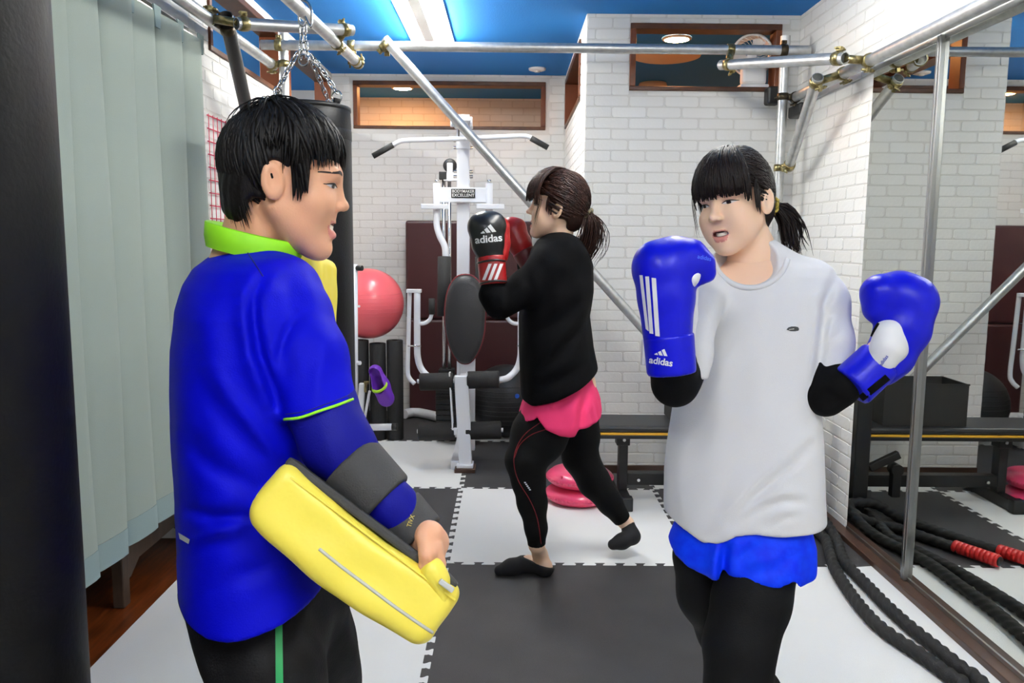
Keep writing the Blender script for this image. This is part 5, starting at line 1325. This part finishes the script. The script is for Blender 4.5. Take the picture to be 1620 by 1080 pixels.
def female_hair(root, hc, HR, s, seed, tie, pony, m, bang=(86, 97), tie_mat=None, wisps=(1,), parting=0., puff=0., vol=0., bang_off=.0075, pony_w=1.):
    H = Hair(hc, HR, s, seed); R_ = H.r; tie = np.array(tie)
    def cap(p):
        d = el((0, -.017, .034), (.0795+vol, .097+vol, .0895+puff))(p); d = smin(d, el((0, -.054, -.015), (.064, .052, .066))(p), .02)
        d = smax(d, -rbox((0, .115, -.083), (.15, .100, .125), .02)(p), .012); d = smax(d, -rbox((0, .0, -.14), (.15, .050, .110), .015)(p), .012)
        for x in (-1, 1): d = smax(d, -el((x*.088, -.006, -.012), (.030, .023, .034))(p), .006)
        return smax(d, -(p[:, 2]+.066+.35*(p[:, 1]+.09)), .01)+.0008*np.sin(p@np.array([300., 120, 20]))
    H.cap(cap, (-.1, -.14, -.12), (.1, .1, .14))
    kd = unit((0, -.02, 1.))
    def pt(az, a, off):
        h = np.array([math.sin(az), math.cos(az), 0]); dr = math.cos(a)*kd+math.sin(a)*h; return H.surf(dr, (.0795+vol, .098+vol, .0905+puff), (0, -.016, .034), off)
    for i in range(420):                                       # fringe
        az = R_.uniform(-.86, .86); a1 = math.radians(R_.uniform(*bang)+(9 if abs(az) > .7 else 0)); az0 = az*(.45+.45*abs(az)/.86)+parting; s0 = math.radians(R_.uniform(3, 24))
        n = 5; H.strand([pt(az0+(az-az0)*min(1, (i_/(n-1))*1.3), s0+(a1-s0)*i_/(n-1), .001+bang_off*math.sin(PI*(.02+.62*i_/(n-1)))+R_.uniform(-.001, .0012)) for i_ in range(n)], R_.uniform(.0022, .0042), .4, tip=.3)
    for i in range(620):                                       # swept back to the tie
        x = R_.choice((-1, 1)); q = R_.random()
        if q < .55: az = x*R_.uniform(.55, 1.35); a = math.radians(R_.uniform(20, 78))
        else: az = x*R_.uniform(1.0, 2.9); a = math.radians(R_.uniform(12, 112))
        p0 = pt(az, a, .001); e = tie+np.array([R_.uniform(-.012, .012), 0, R_.uniform(-.012, .012)]); pts = [p0]
        for t in (.25, .5, .75):
            m_ = p0*(1-t)+e*t; d = m_-np.array((0, -.016, .034)); pts.append(np.array((0, -.016, .034))+unit(d)*max(np.linalg.norm(H.surf(d, (.0795+vol, .098+vol, .0905+puff), off=.0035)-np.array((0, -.016, .034))), np.linalg.norm(d)*.98) if t < .7 else m_*.4+.6*(np.array((0, -.016, .034))+unit(d)*np.linalg.norm(H.surf(d, (.0795+vol, .098+vol, .0905+puff), off=.004)-np.array((0, -.016, .034)))))
        pts.append(e); H.strand(pts, R_.uniform(.0022, .0042), .4, tip=.5)
    pony = [np.array(p) for p in pony]
    for i in range(260):                                       # pony tail
        o = np.array([R_.gauss(0, 1), R_.gauss(0, 1), R_.gauss(0, .6)]); pts = [tie]
        for j, (p, w_) in enumerate(zip(pony, (.010, .016, .018, .015, .012))): pts.append(p+o*w_*pony_w*(.55+.25*R_.random()))
        k = R_.randint(max(2, len(pts)-2), len(pts)); pts = pts[:k]; pts[-1] = pts[-1]+np.array([R_.gauss(0, .006), R_.gauss(0, .006), R_.gauss(0, .012)])
        H.strand(pts, R_.uniform(.0016, .0034), .6, tip=.1, center=tuple(tie+np.array([0, .1, 0])))
    if wisps:
        for x in wisps:
            for i in range(6):
                y = .055+R_.uniform(-.006, .006); H.strand([(x*.055, y+.012, .06), (x*.073, y, .02), (x*.070, y+.004, -.03), (x*(.066+R_.uniform(-.004, .004)), y+.006, -.05-R_.uniform(0, .03))], .0011, .5)
    for i in range(26):                                        # fine hair before the ear
        for x in (-1, 1): z = R_.uniform(-.004, .03); y = R_.uniform(.012, .03); H.strand([(x*.077, y, z+.025), (x*.075, y+.003, z), (x*.0725, y+.002, z-.018-R_.uniform(0, .012))], .0022, .35)
    H.build(m, root)
    mb = MB(); c = tie+unit(pony[0]-tie)*.006
    ax = unit(pony[0]-tie); u = unit(np.cross(ax, (1, 0, .1))); v = np.cross(ax, u)
    pts = [c+(.019+.003*math.sin(9*a))*(math.cos(a)*u+math.sin(a)*v)+ax*.003*math.sin(7*a) for a in np.linspace(0, 2*PI, 40)]
    pts = [hc+HR@(s*q) for q in pts]; mb.sweep(pts, (.0085 if tie_mat is M_scrun else .0045)*s, 8, False); mb.build('hair_tie', tie_mat, root)
female_hair(wo, hc, HR, hs_, 5, (-.030, -.108, -.012), [(-.038, -.128, -.018), (-.052, -.142, -.055), (-.056, -.140, -.095), (-.060, -.146, -.128)], M_hairD, (91, 100), M_gold, puff=.012, bang_off=.014)

# ============================================================ woman in black behind
wb_ = thing('person', 'woman in a black top, pink shorts and black leggings with boxing gloves', 'person', (.2, 3.15, 0))
HR = rot(('z', 84), ('x', 9)); hs_ = 1.05; hd_ = 3.12
hc = P(882, 333, hd_-.06)-HR@(hs_*np.array([-.0775, -.012, -.004]))
bhead = head(hc, HR, hs_, [(P(886, 368, 3.14), .043), (P(888, 395, 3.15), .052), (P(885, 420, 3.15), .08)], smile=.6, open_=.5)
bd = 3.15
brows_ = [(370, 862, 912, bd), (380, 850, 922, bd), (395, 840, 932, bd), (420, 832, 940, bd), (460, 826, 940, bd), (500, 822, 933, bd), (550, 822, 940, bd), (600, 824, 951, bd), (645, 826, 955, bd)]
bt_ = stack(brows_, math.radians(80), .62, .03)
bar = [(893, 408, 3.05, 33), (872, 424, 3.02, 34), (830, 458, 2.98, 28), (790, 480, 2.94, 23), (779, 466, 2.93, 20), (779, 452, 2.925, 16)]
bar2 = [(880, 405, 3.3, 30), (848, 440, 3.36, 24), (838, 420, 3.3, 18), (832, 402, 3.26, 15)]
hb_ = hemc(825, 636, 953, 600, 3.0, [(820, 634), (842, 639), (880, 628), (917, 612), (954, 592)]); fb0 = folds(41, .0012, .11); bcr = creases([([(935, 505), (900, 540), (860, 585)], 8, .008), ([(930, 470), (890, 500), (850, 530)], 9, .005), ([(945, 560), (905, 590), (860, 612)], 9, .005), ([(830, 425), (838, 455), (830, 490)], 7, .008), ([(805, 455), (800, 480)], 5, .004)], 3.12)
fb = lambda p: fb0(p)+bcr(p)
lo, hi = bounds(rows_pts(brows_)+[C(*a) for a in bar+bar2], .03)
BT = Soft(lambda p: smin(smax(smin(bt_(p), CH((885, 392, 3.12, 22), (893, 408, 3.05, 30))(p), .03)+fb(p), hb_(p), .006), smin(CH(*bar)(p), CH(*bar2)(p), 0)+fb(p), .025), lo, hi, .006, 2); BT.build('long_sleeve_top', M_tee2, wb_)
prows = [(560, 842, 930, bd), (580, 842, 935, bd), (605, 836, 942, bd), (635, 826, 949, bd), (655, 820, 952, bd), (672, 820, 951, bd)]
p1 = [(876, 648, 3.09, 42), (868, 690, 3.05, 50)]; p2 = [(908, 640, 3.24, 42), (915, 700, 3.26, 40)]
hq = hemc(815, 668, 950, 680, 3.0, [(812, 660), (832, 665), (846, 659), (850, 655), (855, 662), (864, 672), (886, 681), (910, 684), (915, 674), (950, 671)])
lo, hi = bounds(rows_pts(prows)+[C(*a) for a in p1+p2], .03)
pcr = creases([([(928, 622), (920, 650), (914, 690)], 6, .010), ([(900, 625), (880, 650)], 8, .003)], 3.12)
SHO = Soft(lambda p: smax(pcr(p)+union([(stack(prows, math.radians(80), .62, .02), 0), (CH(*p1), .02), (CH(*p2), .02)])(p)+folds(51, .0012, .09)(p), hq(p), .005), lo, hi, .006, 1); SHO.build('shorts', M_pinkS, wb_)
n1_ = [(872, 650, 3.08, 44), (852, 690, 3.05, 44), (832, 728, 3.02, 32), (836, 760, 3.02, 26), (842, 795, 3.03, 23), (848, 835, 3.04, 17), (849, 862, 3.05, 14)]
n2_ = [(908, 650, 3.24, 40), (915, 690, 3.26, 33), (918, 722, 3.28, 28), (940, 762, 3.32, 25), (965, 795, 3.36, 19), (985, 822, 3.38, 14)]
LG = []
for q in (n1_, n2_):
    lo, hi = bounds([C(*a) for a in q], .03); e = C(*q[-1]); ax = unit(np.array(e[0])-np.array(C(*q[-2])[0])); cut = plane(e[0], ax)
    S = Soft(lambda p: smax(CH(*q)(p), cut(p), .003), lo, hi, .005, 1); S.build('legging', M_legg, wb_); LG.append(S)
for ln in ([(855, 668), (832, 685), (818, 706), (813, 730), (820, 760), (838, 790), (850, 820), (856, 860)], [(866, 678), (840, 688), (822, 704), (814, 724)]):
    LG[0].decal_line('red_seam', M_redline, ln, .0016, wb_, 50)
for i in range(5): LG[0].decal_grid('white_mark', M_gwhite, [(829+i*1.9, 762+i*2.8), (832+i*1.9, 762+i*2.8), (832.5+i*1.9, 764+i*2.8), (829.5+i*1.9, 764+i*2.8)], 1, 1, wb_)
# feet
hl1 = onz(862, 898, .03); ft1 = [(P(850, 868, 3.05), .030), (np.array([hl1[0], hl1[1], .034]), .033), (onz(836, 890, .034), .034), (onz(808, 897, .026), .030), (onz(790, 902, .018), .020)]
ft1[0] = (np.array([ft1[1][0][0]-.02, ft1[1][0][1], .085]), .031)
tq = onz(966, 866, .016)
ft2 = [(P(992, 828, 3.38), .03), (P(1000, 848, 3.36), .031), (P(984, 856, 3.33), .030), (P(970, 861, 3.32), .022)]
for ft, cutv in ((ft1, (835, 880, 868, 889)), (ft2, (980, 852, 1000, 836))):
    lo, hi = bounds(ft, .02); Soft(lambda p: smax(chainf(ft, .02)(p), plane(P(cutv[0], cutv[1], 3.2), np.cross(P(cutv[2], cutv[3], 3.2)-P(cutv[0], cutv[1], 3.2), unit(_F)))(p), .003), lo, hi, .004, 1).build('sock', M_sock, wb_)
ank = [(C(*n1_[-2])[0], .034), (C(*n1_[-1])[0], .029), (ft1[0][0], .029), (ft1[1][0], .028), (ft1[2][0], .028), (ft1[3][0], .022)]
ank2 = [(C(*n2_[-2])[0], .036), (C(*n2_[-1])[0], .029), (ft2[0][0], .028), (ft2[1][0], .026), (ft2[2][0], .025), (ft2[3][0], .018)]
bt_in = stack(brows_[:7], math.radians(80), .62, .03)
bod = union([(lambda p: bt_in(p)+.012, 0), (CH(*thin(n1_[:-1], .84)), .02), (CH(*thin(n2_[:-1], .84)), .02), (CH(*thin(bar, .82)), .02), (CH(*thin(bar2, .82)), .02), (chainf(ank, .012), .012), (chainf(ank2, .012), .012), (chainf([(P(885, 390, 3.15), .052), (P(885, 430, 3.15), .07)]), .03), (CH((905, 610, bd, 38), (880, 640, bd, 40)), .03), (CH((777, 430, 2.92, 14), (774, 385, 2.92, 18)), .01), (CH((832, 402, 3.26, 12), (818, 372, 3.26, 15)), .01)])
lo, hi = bounds(rows_pts(brows_)+[C(*a) for a in n1_+n2_+bar+bar2]+ft1+ft2, .03); lo[2] = -.004
BS = Soft(bod, lo, hi, .0075, 1)
person_body(wb_, M_skinF, M_browD, [bhead], [BS])
female_hair(wb_, hc, HR, hs_, 9, (0., -.112, .004), [(-.004, -.130, -.006), (-.008, -.146, -.05), (-.010, -.142, -.11), (-.012, -.130, -.16), (-.012, -.134, -.20)], M_hairB, (88, 100), M_scrun, puff=.024, wisps=(-1,), vol=.007, bang_off=.026, pony_w=1.7)

# ============================================================ boxing gloves
def glove(label, group, shells, cuffs, palms, box, mats, h=.004):
    t = thing('boxing_glove', label, 'boxing glove', P(box[0], box[1], box[2]), group); out = []
    for nm, fn, pts, m in ((('shell', shells[0], shells[1], mats[0]),)+((('palm', palms[0], palms[1], mats[1]),) if palms else ())+(('cuff', cuffs[0], cuffs[1], mats[2]),)):
        lo, hi = bounds(pts, .02); S = Soft(fn, lo, hi, h, 1); S.build(nm, m, t); out.append(S)
    return t, out
def shp(*chains, k=.012, extra=()):
    pts = [C(*a) for ch in chains for a in ch]+list(extra); fns = [(CH(*ch, k=.01), k if i else 0) for i, ch in enumerate(chains)]
    return union(fns), pts
gA = 1.48
sh = shp([(1050, 432, gA, 47), (1054, 470, gA, 44), (1056, 528, gA, 39)], [(1040, 418, gA, 37), (1070, 412, gA, 37), (1092, 411, gA-.005, 31), (1110, 420, gA-.01, 21), (1117, 433, gA-.01, 13), (1109, 443, gA-.01, 7)], k=.02)
cf = shp([(1058, 534, gA, 40), (1062, 584, gA+.005, 39)])
a_, b_ = P(1057, 528, gA), P(1063, 592, gA+.005); ax = unit(b_-a_)
cff = lambda p: smax(smax(cf[0](p), -(p-a_)@ax, .004), (p-b_)@ax, .004)
pa = shp([(1082, 440, gA+.02, 24), (1080, 500, gA+.02, 22), (1078, 532, gA+.02, 22)], [(1104, 428, gA-.022, 8), (1096, 440, gA-.024, 9), (1090, 452, gA-.018, 9)])
t, (S1, S2, S3) = glove('blue boxing glove with three white stripes on the raised right hand', 'blue boxing gloves of the woman in white', sh, (cff, cf[1]), pa, (1060, 480, gA), (M_gblue, M_gwhite, M_gblue))
for q in ([(1012, 435), (1017, 435), (1027, 524), (1022, 520)], [(1021, 437), (1027, 437), (1034, 528), (1028, 527)], [(1031, 439), (1038, 440), (1044, 532), (1037, 531)]): S1.decal_grid('white_stripe', M_gwhite, q, 2, 16, t)
S3.decal_mesh('cuff_lettering', M_gwhite, *text_px('adidas', (1046, 572), 15, math.radians(9), 1.0, .022), t)
for q in trefoil_bars((1046, 562), 10.5, math.radians(7)): S3.decal_grid('cuff_emblem', M_gwhite, q, 3, 3, t)
S1.decal_mesh('lettering', mat('pale blue print', (70, 110, 240), .5), *text_px('adidas', (1114, 408), 9, math.radians(12), 1., .01), t)
MB().obox(P(1022, 557, gA+.02), unit(P(1022, 500, 1.5)-P(1020, 560, 1.5)), _R, _F, (.024, .008, .012), .003).build('strap_end', M_gwhite, t)
gB = 1.57
sh = shp([(1436, 480, gB, 42), (1428, 520, gB, 41), (1408, 562, gB+.01, 36), (1394, 578, gB+.012, 33)], [(1388, 488, gB-.01, 23), (1394, 466, gB-.008, 31), (1420, 464, gB, 34), (1440, 476, gB, 38)], k=.02)
cf = shp([(1396, 566, gB+.004, 35), (1346, 612, gB, 36)])
a_, b_ = P(1392, 570, gB+.004), P(1345, 611, gB); ax = unit(b_-a_)
cff = lambda p: smax(smax(cf[0](p), -(p-a_)@ax, .004), (p-b_)@ax, .004)
pa = shp([(1404, 524, gB-.024, 20), (1404, 548, gB-.026, 24), (1396, 566, gB-.018, 24)], [(1420, 522, gB-.024, 18), (1416, 552, gB-.022, 20)])
t, (S1, S2, S3) = glove('blue boxing glove with white palm turned forward near the mirror strip', 'blue boxing gloves of the woman in white', sh, (cff, cf[1]), pa, (1420, 520, gB), (M_gblue, M_gwhite, M_gblue))
S2.decal_line('black_tape', M_comp, [(1390, 512), (1384, 522), (1378, 536), (1372, 548)], .003, t)
S3.decal_grid('closure_strap', M_comp, [(1400, 592), (1408, 600), (1366, 634), (1358, 626)], 6, 6, t, .001)
S3.decal_line('white_edge', M_gwhite, [(1322, 592), (1328, 602), (1338, 614), (1348, 624)], .0032, t)
S2.decal_mesh('lettering', mat('blue print', (40, 60, 170), .5), *text_px('adidas', (1398, 570), 8, math.radians(-55), 1., .01), t)
gC = 2.93
sh = shp([(770, 364, gC, 29), (772, 385, gC, 26), (776, 404, gC, 21)], [(758, 356, gC, 17), (782, 354, gC, 18)], k=.02)
cf = shp([(777, 408, gC, 22), (780, 444, gC, 22)])
a_, b_ = P(776, 405, gC), P(780, 450, gC); ax = unit(b_-a_)
cff = lambda p: smax(smax(cf[0](p), -(p-a_)@ax, .004), (p-b_)@ax, .004)
pa = shp([(788, 360, gC+.03, 19), (790, 385, gC+.03, 17), (788, 402, gC+.02, 17)])
t, (S1, S2, S3) = glove('black boxing glove with white lettering and red cuff in front of the gym machine', 'boxing gloves of the woman in black', sh, (cff, cf[1]), pa, (772, 390, gC), (M_gblack, M_gred, M_gred), .005)
S1.decal_mesh('lettering', M_gwhite, *text_px('adidas', (773, 378), 16.5, math.radians(-6), 1.05, .02), t)
for q in trefoil_bars((773, 368), 12.5, math.radians(-8)): S1.decal_grid('emblem', M_gwhite, q, 3, 3, t)
for x in (765, 774, 783): S3.decal_grid('white_stripe', M_gwhite, [(x+8, 417), (x+13, 417), (x+3, 443), (x-2, 443)], 2, 8, t)
S3.decal_line('cuff_trim', M_gblack, [(756, 416), (768, 413), (785, 411), (800, 413)], .004, t); S3.decal_line('cuff_trim', M_gblack, [(758, 449), (770, 446), (785, 444), (801, 445)], .004, t)
gD = 3.26
sh = shp([(813, 366, gD, 19), (822, 385, gD, 19), (828, 398, gD, 17)], [(808, 356, gD, 13), (820, 358, gD, 12)], k=.02)
cf = shp([(828, 398, gD, 18), (842, 422, gD, 17)])
a_, b_ = P(827, 396, gD), P(842, 422, gD); ax = unit(b_-a_)
cff = lambda p: smax(smax(cf[0](p), -(p-a_)@ax, .004), (p-b_)@ax, .004)
t, _s = glove('dark red boxing glove held close under the chin of the woman in black', 'boxing gloves of the woman in black', sh, (cff, cf[1]), None, (820, 390, gD), (M_gred, M_gred, mat('maroon cuff leather', (92, 14, 18), .45)), .005)
# ------------------------------------------------------------------ clogs
M_purple = mat('purple foam', (104, 38, 172), .5, bump=.3, bscale=200)
M_limes = mat('lime strap', (170, 220, 40), .5)
def clog(label, c, l, up, s, m, ms):
    """c centre, l heel-to-toe axis, up = out of the opening"""
    l = unit(l); up = unit(up-(np.array(up)@l)*l); w = np.cross(l, up); A = np.array([l, w, up]); c = np.array(c, float)
    t = thing('clog', label, 'shoe', c, None)
    def f(p):
        q = ((p-c)@A.T)/s
        o = union([(rc((-.085, 0, .0), .036, (.0, 0, 0), .042), 0), (rc((.0, 0, .0), .043, (.075, .004, -.004), .046), .03)])(q)
        o = smax(o, q[:, 2]-(.034-.25*np.maximum(0, q[:, 0]-.03)), .01); o = smax(o, -q[:, 2]-.036, .006)
        i = union([(rc((-.078, 0, .02), .029, (-.0, 0, .02), .034), 0), (rc((-.03, 0, .0), .026, (.055, .0, -.012), .018), .012)])(q)
        return smax(o, -i, .004)*s
    S = Soft(f, c-.16*s, c+.16*s, .0042, 1); S.build('shell', m, t)
    def g(a, b, d): return c+s*(l*a+w*b+up*d)
    MB().sweep(bez([g(-.005, .044, .012), g(.012, .036, .030), g(.02, .0, .038), g(.012, -.036, .030), g(-.005, -.044, .012)], 20), .0085*s, 6).build('strap', ms, t)
    for b in (.045, -.045): MB().lathe(g(-.004, b, .012), w*np.sign(b), [(0, .004), (.009*s, .003), (.009*s, -.004), (0, -.004)], 12).build('rivet', ms, t)
    for a in (.045, .065, .085):
        for b in (-.02, .0, .02): MB().lathe(g(a, b, .030-.25*(a-.03)), up, [(.0045*s, 0), (.0045*s, .0022)], 8).lathe(g(a, b, .030-.25*(a-.03)), up, [(0, .0018), (.0045*s, .002)], 8).build('vent_hole', M_plate, t)
    return t
yk = 4.64
clog('purple clog with a lime strap hooked on the white frame', ony(603, 610, yk), ony(614, 640, yk)-ony(591, 583, yk), (-.45, -1, .12), 1.06, M_purple, M_limes)
